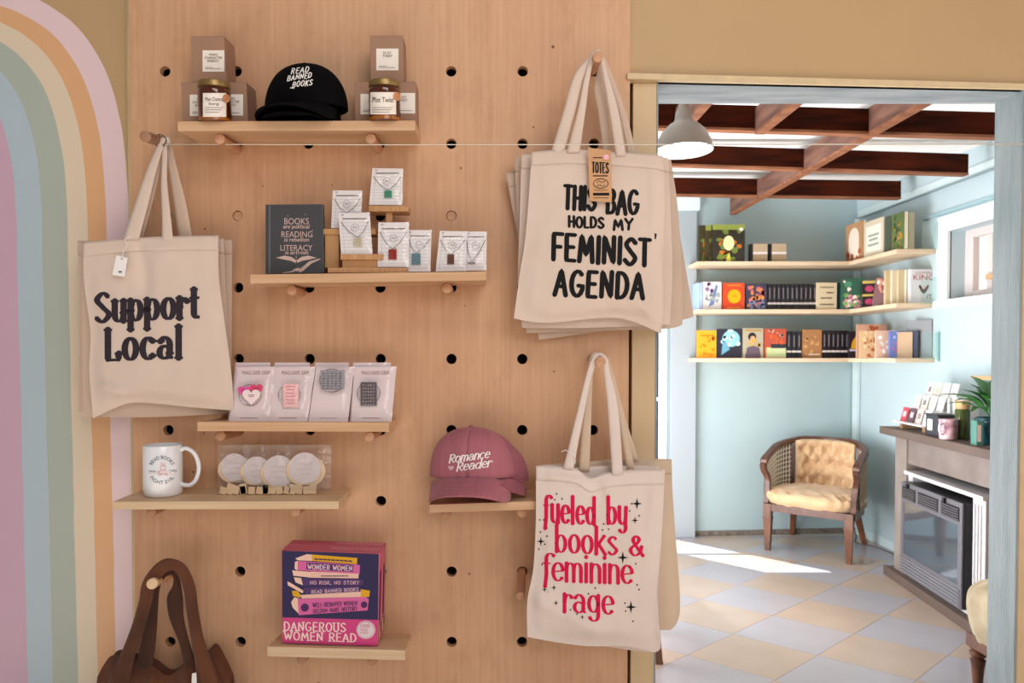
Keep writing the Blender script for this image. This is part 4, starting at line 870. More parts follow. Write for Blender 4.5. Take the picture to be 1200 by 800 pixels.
p_.strokes('Romance', LOW, 526, 573, 542.5, 536, 6.6, 1.7, .9, sp=.05, lean=.25, step=1.5); p_.strokes('Reader', LOW, 534.5, 575, 552, 546.5, 6.8, 1.7, .9, sp=.05, lean=.25, step=1.5)
p_.build('lettering', ink('f6ecec'), thc); p_ = Print(bvh=bvc, off=.0022); p_.heart(529, 548, 3.3); p_.build('heart_print', ink('d8b4b8'), thc)

# ---------------------------------------------------------------- dark book, display stand, necklaces
s2 = SH['s2']; Yk = s2.Yf+.045
th, b, P, nr = pxcard('hardback_book', 'dark charcoal hardback about reading, standing at the left of the second shelf', 'book', None, [(311, 320.6), (379.5, 319.6), (378.5, 239), (311, 239.5)], Yk, Yk+.012, .016, None)
cov = mat('charcoal_cover', '3b3a40', .35, var=.1, vs=8); b.build('cover', cov, th, world=True, bevel=.001); bv = b.bvh()
p_ = Print(bvh=bv)
zc = lambda x, y: (x/4+280, y/4+180)
for s_, x0, x1, y0, y1 in (('BOOKS', 213, 328, 302, 332), ('READING', 200, 345, 364, 392), ('LITERACY', 195, 345, 428, 455)): p_.text(s_, *zc(x0, y0), *zc(x1, y1))
for s_, x0, x1, y in (('arepolitical'.replace('arep', 'are p'), 207, 330, 350), ('is rebellion', 212, 328, 411), ('is activism', 217, 325, 471)):
    x0_, y_ = zc(x0, y); x1_, _ = zc(x1, y)
    font = dict(LOW); font['v'] = (.6, [[(.05, 1), (.28, 0), (.55, 1)]])
    p_.strokes(s_, font, x0_, x1_, y_, y_, 2.7, .7, .55, sp=.12, lean=.2)
for sg in (1, -1):
    cx, cy = zc(270, 500)
    p_.poly([(cx, cy), (cx+sg*6, cy-4), (cx+sg*14, cy-5.5), (cx+sg*24, cy-3), (cx+sg*15, cy-1), (cx+sg*7, cy+.5), (cx+sg*1, cy+3)])
p_.poly([zc(250, 545), zc(275, 535), zc(300, 540), zc(275, 552)]); p_.poly([zc(280, 545), zc(330, 505), zc(375, 492), zc(385, 494), zc(340, 515), zc(300, 550), zc(284, 556)]); p_.poly([zc(205, 558), zc(260, 548), zc(262, 553), zc(215, 562)])
p_.rect(*zc(268, 478), *zc(270, 492)); p_.star(*zc(230, 292), 1); p_.star(*zc(312, 285), 1); p_.star(*zc(345, 360), 1)
p_.build('cover_print', ink('d8b9ae'), th); p_ = Print(bvh=bv); p_.rect(*zc(143, 242), *zc(146, 560)); p_.build('hinge_line', ink('8c8a90'), th)
sleeve(th, P, nr, film('clear_wrap', .02, .12, 18), .001, .001, 3, .0008)
wood_s = mat('riser_wood', 'c99a6b', .5, col2='a9764c', var=.4, vs=14, stretch=(14, 2, 1)); wood_s2 = mat('riser_wood_plain', 'c2915f', .5, var=.1, vs=6)
st = thing('display_riser', 'small tiered wooden riser holding necklace packets', 'stand', at(430, 318, s2.Yf+.05))
def plat(nm, x0, x1, y0, y1, Ya, Yb_, m):
    A = at(x0, y1, Ya); B = at(x1, y0, Ya); MB().box((A.x, Ya, A.z), (B.x, Yb_, B.z)).build(nm, m, st, world=True, bevel=.0006)
plat('platform', 384, 477, 313.5, 319.5, s2.Yf+.012, s2.Yf+.09, wood_s)
plat('platform', 432, 478.5, 241, 247.5, s2.Yf+.05, s2.Yf+.10, wood_s); plat('post', 452.5, 459.5, 247, 314, s2.Yf+.065, s2.Yf+.08, wood_s2)
plat('platform', 379, 440, 268, 274.5, s2.Yf+.055, s2.Yf+.10, wood_s2); plat('post', 381, 397, 274, 313.5, s2.Yf+.06, s2.Yf+.09, wood_s2)
plat('platform', 399, 449, 297.5, 304, s2.Yf+.02, s2.Yf+.065, wood_s); plat('post', 401, 445, 303.5, 314, s2.Yf+.03, s2.Yf+.055, wood_s2)
card = mat('card_white_blush', 'eee8e8', .55); chain = mat('silver_chain', '6d6664', .4, metal=.3)
def necklace(label, q, Yb_, pend, col, lean=.012, arcs=True, seed=0):
    q = [zc(*a) for a in q]
    th, b, P, nr = pxcard('necklace_packet', label, 'jewellery', 'packaged book necklaces', q, Yb_, Yb_+lean, .0014, None)
    b.build('card', card, th, world=True); bv = b.bvh()
    BL, BR, TR, TL = q; lerp2 = lambda u, v: (BL[0]+(BR[0]-BL[0])*u+(TL[0]-BL[0])*v+(TR[0]-BR[0]-TL[0]+BL[0])*u*v, BL[1]+(BR[1]-BL[1])*u+(TL[1]-BL[1])*v+(TR[1]-BR[1]-TL[1]+BL[1])*u*v)
    p_ = Print(bvh=bv, off=.0004)
    for k in range(1, 10):
        a = lerp2(.03, k*.085); c = lerp2(.97, k*.085); p_.ribbon([a, c], .3, .3)
    a = lerp2(.12, .03); c = lerp2(.12, .97); p_.ribbon([a, c], .3, .3); p_.build('ruled_lines', ink('b9bac6'), th)
    p_ = Print(bvh=bv, off=.0006); x, y = lerp2(.14, .84); x2, _ = lerp2(.9, .84); [p_.ribbon([(x+(x2-x)*q/9, y-.9), (x+(x2-x)*(q+.65)/9, y-.9)], 1.3, 1.3) for q in range(9)]; p_.ring(*lerp2(.5, .64), 4.6, 4.4, .4); p_.ribbon([(lerp2(.5, .64)[0]-2.4, lerp2(.5, .64)[1]+.5), (lerp2(.5, .64)[0]-.6, lerp2(.5, .64)[1]-1.2), (lerp2(.5, .64)[0]+.5, lerp2(.5, .64)[1]+.6), (lerp2(.5, .64)[0]+2.4, lerp2(.5, .64)[1]-.8)], .9, .8)
    p_.ribbon([lerp2(.1, .95), lerp2(.16, .95)], .8, .8); p_.build('card_print', ink('7c7476'), th)
    px, py = pend and zc((pend[0]+pend[2])/2, pend[1]) or lerp2(.5, .4)
    Yc = Yb_-.002
    l1 = lerp2(.06, .78); r1 = lerp2(.94, .78)
    MB().tube([at(*l1, Yc+lean*.7), at((l1[0]+px)/2-1, (l1[1]+py)/2+1.5, Yc+lean*.4), at(px, py, Yc), at((r1[0]+px)/2+1, (r1[1]+py)/2+1.5, Yc+lean*.4), at(*r1, Yc+lean*.7)], .0007, 5).build('chain', chain, th, world=True)
    if pend:
        x0, y0 = zc(pend[0], pend[1]); x1, y1 = zc(pend[2], pend[3]); A = at(x0, y1, Yc-.001); B = at(x1, y0, Yc-.001)
        o = MB().box((A.x, A.y, A.z), (B.x, A.y+.004, B.z)).build('pendant', mat('pendant_'+col, col, .3, var=.25, vs=200), th, world=True, bevel=.0006)
        MB().box((A.x+.0016, A.y-.0004, A.z+.002), (B.x-.0016, A.y, B.z-.002)).build('pendant_inlay', mat('inlay_'+col, col, .2, metal=.3, var=.5, vs=300), th, world=True)
    sleeve(th, P, nr, cello, .0015, .005, seed, .0025)
Yn = s2.Yf
necklace('necklace packet with green pendant on the tallest riser step', [(610, 240), (765, 241), (769, 70), (626, 68)], Yn+.06, (681, 172, 717, 206), '4f9a7e', seed=1)
necklace('necklace packet on the back left riser step, behind another', [(432, 349), (571, 350), (578, 173), (440, 172)], Yn+.065, None, '', seed=2)
necklace('necklace packet with pale gold pendant on the front riser step', [(479, 472), (626, 470), (612, 276), (466, 278)], Yn+.028, (538, 393, 577, 436), 'd9cbb2', seed=3)
necklace('necklace packet with red pendant in front of the riser', [(650, 531), (795, 531), (796, 322), (654, 322)], Yn+.026, (701, 447, 739, 496), 'a23a33', seed=4)
necklace('necklace packet with blue grey pendant right of the riser', [(786, 553), (897, 552), (903, 358), (790, 358)], Yn+.036, (810, 467, 851, 519), '6f8f9e', seed=5)
necklace('necklace packet with brown pendant near the shelf right end', [(922, 552), (1062, 549), (1068, 364), (942, 362)], Yn+.03, (977, 472, 1009, 517), '6b4535', seed=6)
necklace('necklace packet with strong glare at the very right of its shelf', [(1052, 548), (1159, 546), (1161, 365), (1064, 365)], Yn+.036, (1072, 508, 1108, 516), '8c8177', seed=7)

# ---------------------------------------------------------------- grip packets
s3 = SH['s3']; blush = mat('blush_card', 'ecd9dc', .5)
zg = lambda x, y: (x/4.21+220, y/4.21+410)
silver = mat('silver_ring', 'a9a5ac', .25, metal=.8); clearp = film('clear_acrylic', .1, .05, 10)
specs = [('front grip packet with three candy hearts at the left', (205, 400, 435, 243)), ('grip packet with a pink rounded rectangle, second from left', (400, 590, 630, 435)), ('grip packet with a pale grey ghostly badge, third from left', (595, 790, 822, 635)), ('grip packet with a dark grey square at the right end', (805, 1005, 1030, 822))]
for i, (lb, (xa, xb, xc, xd)) in enumerate(specs):
    for back in (1, 0):
        Yb_ = s3.Yf+.028+.012*back; dy = -4 if back else 0; dx = -6 if back else 0
        q = [zg(xa+dx, 352), zg(xb+dx, 353), zg(xc+dx-(22 if back else 0), 66+dy+(16 if not back else 0)), zg(xd+dx, 66+dy+(18 if not back else 0))]
        th, b, P, nr = pxcard('grip_packet', lb if not back else ('grip packet behind the candy heart one', 'grip packet behind the pink rectangle one', 'grip packet behind the pale grey badge one', 'grip packet behind the dark grey square one')[i], 'packet', 'phone grip packets', q, Yb_, Yb_+.03, .002, None)
        b.build('card', blush, th, world=True); sleeve(th, P, nr, cello, .001, .004 if back else .009, i+back*5, .003)
        if back: continue
        bv = b.bvh(); p_ = Print(bvh=bv); cx = (xd+xc)/2; x0, y0 = zg(cx-68, 103); x1, y1 = zg(cx+68, 122)
        if i != 2: p_.text('MAG-SAFE GRIP', x0, y0, x1, y1)
        x0, y0 = zg((xa+xb)/2-45, 334); x1, y1 = zg((xa+xb)/2+45, 338); p_.rect(x0, y0, x1, y1-.4); p_.build('card_print', ink('8f7468' if i != 2 else 'b7a6a8'), th)
        ctr = [(308, 222), (503, 220), (712, 150), (893, 212)][i]; cxp, cyp = zg(*ctr); Yd = Yb_+.006
        A = at(cxp, cyp, Yd); rr = [.026, .026, .029, .027][i]
        MB().tube([A+Vector((rr*cos(a), -.001, rr*sin(a)*.95)) for a in [2*pi*k/28 for k in range(29)]], .0011, 6).build('ring', silver, th, world=True)
        if i == 0:
            for (hx_, hy_, r_, col, nm) in ((278, 203, 7.6, 'e0529c', 1), (338, 192, 7.4, 'd9476f', 2), (313, 228, 10.5, 'f3dfe0', 3)):
                px_, py_ = zg(hx_, hy_); C0 = at(px_, py_, Yd-.003-nm*.001); k = (Yd/F)*r_
                poly = [(C0.x+k*(16*sin(t)**3)/16, C0.z+k*(13*cos(t)-5*cos(2*t)-2*cos(3*t)-cos(4*t))/16) for t in [2*pi*q_/28 for q_ in range(28)]]
                MB().prism(poly, .004, T(0, C0.y, 0)).build('heart', mat('heart_'+col, col, .35), th, world=True, bevel=.0005)
                pp = Print(mapping=lambda x, y, Yq=C0.y-.0006: at(x, y, Yq)); pp.rect(px_-4, py_-1.8, px_+4, py_-1.2); pp.rect(px_-3, py_, px_+3, py_+.6); pp.build('heart_print', ink('8f3350'), th)
        else:
            x0, y0, x1, y1 = [(468, 165, 545, 285), (), (655, 100, 772, 195), (852, 158, 932, 275)][i-1] if i == 1 else [(468, 165, 545, 285), (655, 100, 772, 195), (852, 158, 932, 275)][i-1]
            (x0, y0), (x1, y1) = zg(x0, y0), zg(x1, y1); C0 = at(x0, y1, Yd-.004); C1 = at(x1, y0, Yd-.004)
            col = ['', 'f2c4c4', '9b989f', '5f545b'][i]
            MB().box((C0.x, C0.y, C0.z), (C1.x, C0.y+.005, C1.z)).build('grip', mat('grip_'+col, col, .3, var=.15, vs=150), th, world=True, bevel=.003)
            MB().box((C0.x-.002, C0.y+.003, C0.z-.004), (C1.x+.002, C0.y+.0045, C1.z+.003)).build('acrylic_base', clearp, th, world=True)
            pp = Print(mapping=lambda x, y, Yq=C0.y-.0007: at(x, y, Yq))
            for k in range(6 if i == 1 else 7):
                yy = y0+3+k*(y1-y0-5)/6
                if i == 1: pp.rect(x0+3.5+(k % 2), yy, x1-3.5-(k % 3)*.8, yy+.8)
                else:
                    for c_ in range(5): pp.rect(x0+2+c_*(x1-x0-4)/5+random.random(), yy, x0+2+(c_+.7)*(x1-x0-4)/5, yy+1+random.random()*.8)
            pp.build('grip_print', ink(['', 'd8708a', '6f6c76', 'a79a9c'][i]), th)

# ---------------------------------------------------------------- mug and bagged coasters
s4 = SH['s4']; kM = (s4.Yf+.5*s4.depth)/F; r = 21.6*kM; hM = 59*kM
M = s4.M(190, .5, level=True); mg = thing('mug', 'white ceramic mug printed with navy circular lettering', 'cup', M)
cer = mat('white_ceramic', 'eef0f5', .15, coat=.3)
prof = [(.001, 0), (r*.86, 0), (r*.95, .003), (r, .010), (r, hM-.002), (r*.985, hM), (r*.93, hM-.001), (r*.92, hM-.01), (r*.91, .012), (r*.8, .006), (.001, .005)]
b = MB().lathe(prof, 48, caps=False); b.build('body', cer, mg, smooth=True)
b2 = MB(); pts = catmull([(r*.94, .001, hM*.88), (r*1.25, 0, hM*.93), (r*1.72, 0, hM*.82), (r*1.95, 0, hM*.56), (r*1.78, 0, hM*.30), (r*1.4, 0, hM*.19), (r*.94, 0, hM*.22)], 6); b2.tube(pts, .0052, 12); b2.build('handle', cer, mg, smooth=True)
bw = MB(); bw.lathe([(r*1.002, .002), (r*1.002, hM)], 64, M=M, caps=False); bv = bw.bvh()
def arc(cx, cy, R, a0, a1, up, h):  # bend a unit text box round a circle
    return lambda x, y: ((lambda a, rr: (cx+rr*cos(a), cy-rr*sin(a)))(radians(a0+(a1-a0)*x), R+(y if up else -y)*h))
nv = ink('2d4564')
for txt, a0, a1, up, R in (('READ BOOKS', 155, 25, True, 12.2), ('FIGHT EVIL', 214, 326, False, 17.2)):
    p_ = Print(bvh=bv, off=.0005); vs, fs = bfont(txt); f_ = arc(189.8, 550, R, a0, a1, up, 4.2); p_.poly([f_(u, v) for u, v in vs], fs); p_.build('lettering', nv, mg)
p_ = Print(bvh=bv, off=.0005); p_.text('DRINK', 174.5, 551, 183, 553.2); p_.text('COFFEE', 198, 550.3, 207, 552.5); p_.build('lettering', nv, mg)
p_ = Print(bvh=bv, off=.0005)
for (x, y, a, c_) in ((190, 543.5, 1.6, 3.2), (193.6, 544, 1.5, 3), (191.5, 549, 4.2, 3.6), (191.5, 556, 5.6, 4.2), (187, 560, 2.6, 1.6), (197, 560, 2.4, 1.6), (184.5, 556, 1.8, 2.2)): p_.ring(190+(x-190.5)*.8, 549.5+(y-551)*.72, a*.8, c_*.72, .6, 16)
for y in (550.5, 552.5, 554.3): p_.rect(188, y, 192.5, y+.45)
p_.rect(175, 554.5, 183, 555); p_.rect(198, 554, 206, 554.5); p_.build('pink_drawing', ink('dba0a4'), mg)
wc = mat('pale_wood_disc', 'e7cba6', .6, var=.12, vs=20); dl = mat('disc_label', 'd3c7cb', .55)
zp = lambda x, y: (x/4.21+220, y/4.21+410)
for i, (x0, x1, cx, cy, rr, lb) in enumerate(((150, 300, 232, 578, 69, 'leftmost clear bag of wooden rounds, its white disc label fully shown'), (275, 372, 342, 592, 68, 'second bag of wooden rounds, its disc label half hidden'), (365, 505, 450, 597, 78, 'third bag of wooden rounds from the mug'), (487, 705, 578, 582, 78, 'rightmost bag of wooden rounds with wide crinkled edge'))):
    Yp = s4.Yf+.085-.006*i; q = [zp(x0, 692), zp(x1, 690), zp(x1+2, 468), zp(x0-2, 472)]
    th, bq, P, nr = pxcard('coaster_bag', lb, 'packet', 'bagged wooden rounds', q, Yp, Yp+.012, .002, None)
    sleeve(th, P, nr, cellow, .001, .007, i+20, .006); P2 = [p+nr*.012 for p in P]; sleeve(th, P2, -nr, cello, .001, .004, i+30, .003).name = 'sleeve_back'
    px_, py_ = zp(cx, cy); k = Yp/F; rw_ = rr/4.21*k; C0 = at(px_, py_, Yp+.003)
    rot = Matrix.Rotation(radians(-83), 4, 'X')
    MB().lathe([(.001, 0), (rw_, 0), (rw_, .0012), (.001, .0012)], 36, M=T(*C0) @ Matrix.Rotation(pi/2, 4, 'X')).build('disc_label', dl, th, world=True)
    pp = Print(mapping=lambda x, y, Yq=Yp+.0008: at(x, y, Yq))
    [pp.ribbon(catmull([(px_-9+q*2.2, py_+yy_+(1.1 if q % 2 else -1.1)*((q*7+r_) % 3)*.5) for q in range(9)], 3), .5, .4, step=1) for r_, yy_ in enumerate((-5, 1))]; pp.rect(px_-6, py_+7, px_+6, py_+7.4); pp.build('label_print', ink('b9a9ad'), th)
    for k_ in range(4):
        ox_ = (-.010, .004, .012, -.003)[k_]; cc = C0+Vector((ox_, .003+.0035*k_, -.006-.0012*k_)); cc.z = max(cc.z, s4.P(px_, .5).z+rw_*.94)
        MB().lathe([(.001, 0), (rw_*.92, 0), (rw_*.94, .0015), (rw_*.92, .003), (.001, .003)], 28, M=T(*cc) @ Matrix.Rotation(pi/2, 4, 'X')).build('wooden_round', wc, th, world=True)
    for k_ in range(4):
        a = s4.P(px_-15+k_*8+random.uniform(-1, 1), .5); MB().box((-.008, -.004, 0), (.008, .003, random.uniform(.016, .026)), T(a.x, a.y-.002, a.z+.002) @ RY(random.uniform(-16, 16))).build('wood_chip', wc, th, world=True, bevel=.001)

# ---------------------------------------------------------------- puzzle boxes
s6 = SH['s6']; zz = lambda x, y: (x/4.44+290, y/4.44+620)
pinkbox = mat('puzzle_pink', 'cf5288', .45, var=.05, vs=10); pinktop = mat('puzzle_rose_side', 'c9627c', .5)
for i, lb in ((1, 'second puzzle box, standing behind the front one'), (0, 'pink and navy puzzle box with a drawn stack of books')):
    Ya = s6.Yf+.022+i*.047; q0 = [(330.5, 753.2), (442.9, 756.7), (445.4, 648), (330, 644.5)]
    Yq = s6.Yf+.022; P = [at(*p, Yq) for p in q0]; P = [p+Vector((.0015*i, Ya-Yq, .0005*i)) for p in P]
    th = thing('puzzle_box', lb, 'box', T(*((P[0]+P[1])/2)), 'puzzle boxes'); D = Vector((0, .0445, 0))
    b = MB().hexa([P[0], P[1], P[1]+D, P[0]+D, P[3], P[2], P[2]+D, P[3]+D]); b.build('lid', pinktop, th, world=True, bevel=.0012); bv = b.bvh()
    Tp = lambda x, y, P=P, D=D: P[3]+(P[2]-P[3])*x+D*y+Vector((0, 0, .0007)); pp = Print(mapping=Tp); pp.poly([(.48+.5*u, .85-.55*(1-v)) for u, v in bfont('DANGEROUS WOMEN READ')[0]], bfont('DANGEROUS WOMEN READ')[1]); pp.build('top_lettering', ink('f0b3bd'), th)
    Rt_ = lambda x, y, P=P, D=D: P[1]+(P[2]-P[1])*y+D*x+Vector((.0007, 0, 0)); pp = Print(mapping=Rt_)
    pp.poly([(.12, .25), (.5, .25), (.5, .8), (.12, .8)]); pp.poly([(.6, .1), (.9, .1), (.9, .2), (.6, .2)]); pp.build('side_print', ink('3a2f55'), th)
    pp = Print(mapping=Rt_); pp.poly([(.12, .06), (.5, .06), (.5, .2), (.12, .2)]); pp.build('side_label', ink('d8c99b'), th)
    if i: continue
    def art(col, polys, off):
        R_ = []
        for pl_ in polys: pp = Print(bvh=bv, off=off); pp.poly([zz(*a) for a in pl_]); R_.append(pp)
        return R_
    def done(pps, col, nm):
        for pp in pps: pp.build(nm, ink(col), th)
    done(art('', [[(181, 110), (683, 128), (679, 470), (182, 457)]], .0014), '3b3558', 'navy_panel')
    done(art('', [[(182, 457), (679, 470), (673, 605), (183, 590)]], .0014), 'd24b86', 'pink_panel')
    done(art('', [[(335, 130), (572, 148), (570, 180), (338, 163)], [(262, 318), (285, 350), (232, 318)], [(590, 310), (638, 318), (634, 350), (590, 352)], [(232, 318), (262, 322), (280, 355), (238, 345)]], .0018), 'e0a82e', 'yellow_book')
    done(art('', [[(250, 150), (310, 128), (338, 131), (338, 163), (262, 160)], [(248, 168), (262, 163), (262, 212), (246, 205)], [(234, 212), (330, 220), (330, 250), (240, 240)], [(242, 248), (280, 252), (290, 290), (252, 275)], [(208, 270), (222, 275), (292, 318), (288, 332), (212, 290)], [(228, 378), (245, 352), (275, 360), (270, 440), (236, 405)]], .0018), 'f0c8b4', 'page_edges')
    done(art('', [[(262, 163), (575, 182), (586, 186), (584, 232), (262, 212)], [(262, 360), (615, 350), (632, 362), (626, 420), (268, 445)]], .0019), 'd86ba4', 'pink_books')
    done(art('', [[(330, 218), (580, 230), (578, 254), (330, 250)], [(275, 340), (590, 322), (592, 350), (285, 358)]], .0021), 'ecc0b0', 'cream_spines')
    done(art('', [[(282, 252), (600, 258), (606, 270), (600, 290), (290, 292)], [(292, 300), (585, 292), (586, 322), (300, 338)], [(308, 172), (552, 184), (550, 220), (308, 208)]], .0023), '57406f', 'purple_spines')
    pp = Print(bvh=bv, off=.0029)
    def st_(txt, x0, x1, y0, y1, h, w_): pp.strokes(txt, CAP, *[zz(x0, 0)[0], zz(x1, 0)[0], zz(0, y0)[1], zz(0, y1)[1]], h/4.44, w_, w_*.8, sp=.22)
    st_('WONDER WOMEN', 316, 545, 206, 214, 26, 1.0); st_('NO RISK, NO STORY', 328, 582, 284, 284, 17, .6); st_('READ BANNED BOOKS', 335, 578, 332, 318, 17, .6); pp.build('spine_lettering', ink('f2c6d2'), th)
    pp = Print(bvh=bv, off=.0029); st_('WELL-BEHAVED WOMEN', 342, 572, 404, 392, 22, .7); st_('SELDOM MAKE HISTORY', 342, 572, 434, 420, 20, .7); pp.build('dark_lettering', ink('54335f'), th)
    pp = Print(bvh=bv, off=.0029); [pp.ribbon([zz(352+q*22, 153+q*1.3), zz(366+q*22, 154+q*1.3)], 1.6, 1.4) for q in range(9)]; [pp.ribbon([zz(385+q*16, 241), zz(395+q*16, 241)], 1.2, 1.0) for q in range(9)]; pp.build('small_spine_marks', ink('54335f'), th)['kind'] = 'stuff'
    for x, y in ((300, 405), (608, 390)): pp = Print(bvh=bv, off=.0029); pp.disc(*zz(x, y), 4.6 if x < 400 else 3.8); pp.build('rose_emblem', ink('54335f'), th)
    pp = Print(bvh=bv, off=.002)
    for tx, x0, x1, y0, y1, h in (('DANGEROUS', 192, 512, 524, 531, 44), ('WOMEN READ', 194, 566, 572, 584, 42)): pp.strokes(tx, CAP, *[zz(x0, 0)[0], zz(x1, 0)[0], zz(0, y0)[1], zz(0, y1)[1]], h/4.44, 1.7, 1.2, sp=.2, serif=1.9)
    pp.build('title_lettering', ink('f7d9d4'), th)
    pp = Print(bvh=bv, off=.002); cx, cy = zz(617, 521); pp.disc(cx, cy, 11, 10.6, 28); pp.build('round_badge', ink('e4d5dc'), th)
    pp = Print(bvh=bv, off=.0026); pp.text('1000', cx-6, cy-6.5, cx+5, cy-3); pp.text('PIECE', cx-6.5, cy-1.5, cx+2, cy+.8); pp.text('PUZZLE', cx-6.5, cy+2, cx+3, cy+4.4); pp.ring(cx, cy, 10, 9.6, .4); pp.build('badge_print', ink('c9566d'), th)
# ---------------------------------------------------------------- reading room: wall shelves and books
fp = mat('far_pine', 'e2c9aa', .5, var=.12, vs=6, stretch=(.6, 4, 4)); YS = 4.90
rows = [at(900, 306.5, YS).z, at(900, 362.5, YS).z, at(900, 419.5, YS).z]
names = ('top', 'middle', 'bottom')
for z, nm in zip(rows, names):
    x0 = at(816, 300, YS).x; c = (x0+1, YS+.1, z)
    o = MB().box((x0-c[0], -.12, -.028), (2.62-c[0]+.0, .12+.06, 0)).build('wall_shelf', fp, bevel=.002); o.location = c; tagd(o, nm+' pine book shelf on the back wall of the reading room', 'shelf')
    o = MB().box((0, 4.33, z-.028), (.25, 5.2, z)).build('corner_shelf', fp, bevel=.002); o.location = (2.62, 0, 0); tagd(o, nm+' pine book shelf on the right wall, running from the corner', 'shelf')
    g = thing('shelf_end_plate', 'clear greenish end plate at the right end of the '+nm+' corner shelf', 'bracket', (2.80, 4.28, z))
    MB().box((-.05, 0, -.01), (.06, .006, .16)).build('pane', film('greenish_acrylic', .04, .05, 3, (.9, .97, .95)), g)
    MB().box((.058, -.002, -.02), (.066, .01, .165)).build('edge', mat('acrylic_edge', '8fc2bd', .3), g)
_bp = {}
pagem = mat('book_pages', 'e9dcc4', .8)
def fbook(label, M, w_, t, h, col, art=(), pages=True, group=None, name='book', rough=.4, pcol=None):
    th = thing(name, label, 'book', M, group)
    key = (round(w_, 3), round(t, 3), round(h, 3), col)
    if key in _bp:
        for src in _bp[key]:
            o = src.copy(); C.objects.link(o); o.parent = th
    else:
        c = .003; b = MB(); b.box((-w_/2, 0, 0), (w_/2, c, h)); b.box((-w_/2, t-c, 0), (w_/2, t, h)); b.box((-w_/2, c, 0), (-w_/2+c, t-c, h))
        a = b.build('cover', mat('cover_'+col, col, rough), th, fix=False)
        p = MB().box((-w_/2+c, c, .002), (w_/2-.002, t-c, h-.002)).build('pages', pcol or pagem, th)
        _bp[key] = [a, p]
    for i, a in enumerate(art):
        f = lambda u, v, i=i: M @ Vector((-w_/2+w_*u, -.0006-.0005*i, h*v))
        p_ = Print(mapping=f); k = a[0]; nm = 'cover_art'
        if k == 'disc': p_.disc(a[1], a[2], a[3], a[4])
        elif k == 'rect': p_.rect(a[1], a[2], a[3], a[4])
        elif k == 'poly': p_.poly(a[1])
        elif k == 'text':
            vs, fs = bfont(a[1]); _, u0, v0, u1, v1 = a[1:6]; p_.poly([(u0+(u1-u0)*x, v0+(v1-v0)*y) for x, y in vs], fs); nm = 'cover_lettering'
        elif k == 'blob':
            rn = random.Random(a[2])
            for q in range(a[1]):
                cu, cv_, ru = rn.uniform(.14, .86), rn.uniform(a[4], a[5]), rn.uniform(.05, .13)
                pp = [(cu+ru*cos(2*pi*m_/7)*rn.uniform(.6, 1.2), cv_+ru*.8*sin(2*pi*m_/7)*rn.uniform(.6, 1.2)) for m_ in range(7)]
                p_.poly([(min(.97, max(.03, x)), min(.97, max(.03, y))) for x, y in pp])
        o = p_.build(nm, ink(a[-1]) if k != 'blob' else ink(a[3]), th)
        if k in ('blob',): o['kind'] = 'stuff'
    return th
def front(label, p0, p1, yt, row, col, art=(), t=.025, Y=YS+.03, **kw):
    z = rows[row]; a = at(p0, 400, Y).x; b_ = at(p1, 400, Y).x; h = at((p0+p1)/2, yt, Y).z-z
    return fbook(label, T((a+b_)/2, Y, z), b_-a, t, h, col, art, **kw)
def spines(labels, p0, p1, n, yt, row, col, art=(), Y=YS+.03, group=None, dep=.13):
    a = at(p0, 400, Y).x; b_ = at(p1, 400, Y).x; w1 = (b_-a)/n; h = at((p0+p1)/2, yt, Y).z-rows[row]
    for i in range(n):
        OR = 'first second third fourth fifth sixth seventh eighth ninth tenth eleventh'.split()
        lb = (OR[i]+' '+labels) if isinstance(labels, str) else labels[i]
        th = thing('book', lb, 'book', T(a+(i+.5)*w1, Y, rows[row]) , group)
        key = ('sp', round(w1, 4), round(h, 3), col)
        if key in _bp:
            for s_ in _bp[key]: o = s_.copy(); C.objects.link(o); o.parent = th
        else:
            e = w1*.46
            L_ = [MB().box((-e, 0, 0), (e, dep, h)).build('cover', mat('cover_'+col, col, .4), th, bevel=.002)]
            L_.append(MB().box((-e*.7, .004, h-.001), (e*.7, dep-.002, h+.0006)).build('pages', pagem, th))
            for (u0, v0, u1, v1, c_) in art: L_.append(MB().box((-e+2*e*u0, -.0012, h*v0), (-e+2*e*u1, 0, h*v1)).build('spine_print', ink(c_), th))
            _bp[key] = L_
band = [(.0, .21, 1, .28, 'd9ccc8'), (.4, .42, .6, .85, '8a7f88')]
folk = (('blob', 14, 5, 'c0702c', .1, .6), ('blob', 12, 8, '6f7f3a', .05, .95), ('rect', .0, .86, 1, 1, '8f9a4a'), ('disc', .5, .5, .17, .2, 'e8dfa8'), ('disc', .88, .87, .06, .05, 'efe6d8'), ('poly', [(.42, 0), (.58, 0), (.53, .22), (.47, .22)], 'c6c04e'))
front('rearmost of three big folk-art gift books, only its left edge showing', 818, 842, 264, 0, '3f3a22', folk[:2], Y=YS+.07)
front('middle one of three big folk-art gift books on the top shelf', 826, 860, 264, 0, '43381f', folk[:3], Y=YS+.035)
front('front big folk-art gift book with oval cream medallion on the top shelf', 834, 872, 263, 0, '2e2a20', folk, Y=YS)
for p, lb in ((879, 'tan-edged black journal with pale band beside the folk-art books'), (901, 'tan-edged black journal with pale band, right one on the top shelf')):
    front(lb, p, p+19.5, 285.5, 0, '1d1b1c', (('rect', .13, 0, 1, 1, 'bba588'), ('rect', .13, .44, 1, .56, 'ece2dc')), t=.05)
spines(['light blue spine at the left end of the middle shelf', 'second light blue spine at the left end of the middle shelf'], 817.5, 823, 2, 331, 1, 'a9c0dc')
front('white and blue illustrated cover at the left of the middle shelf', 823.5, 845, 330, 1, 'd9d4d2', (('poly', [(.3, .1), (.7, .9), (.8, .85), (.6, .2)], '6a7fa8'), ('blob', 10, 3, '9aa3a0', .05, .6), ('blob', 6, 9, '8a6a8f', .5, .95)))
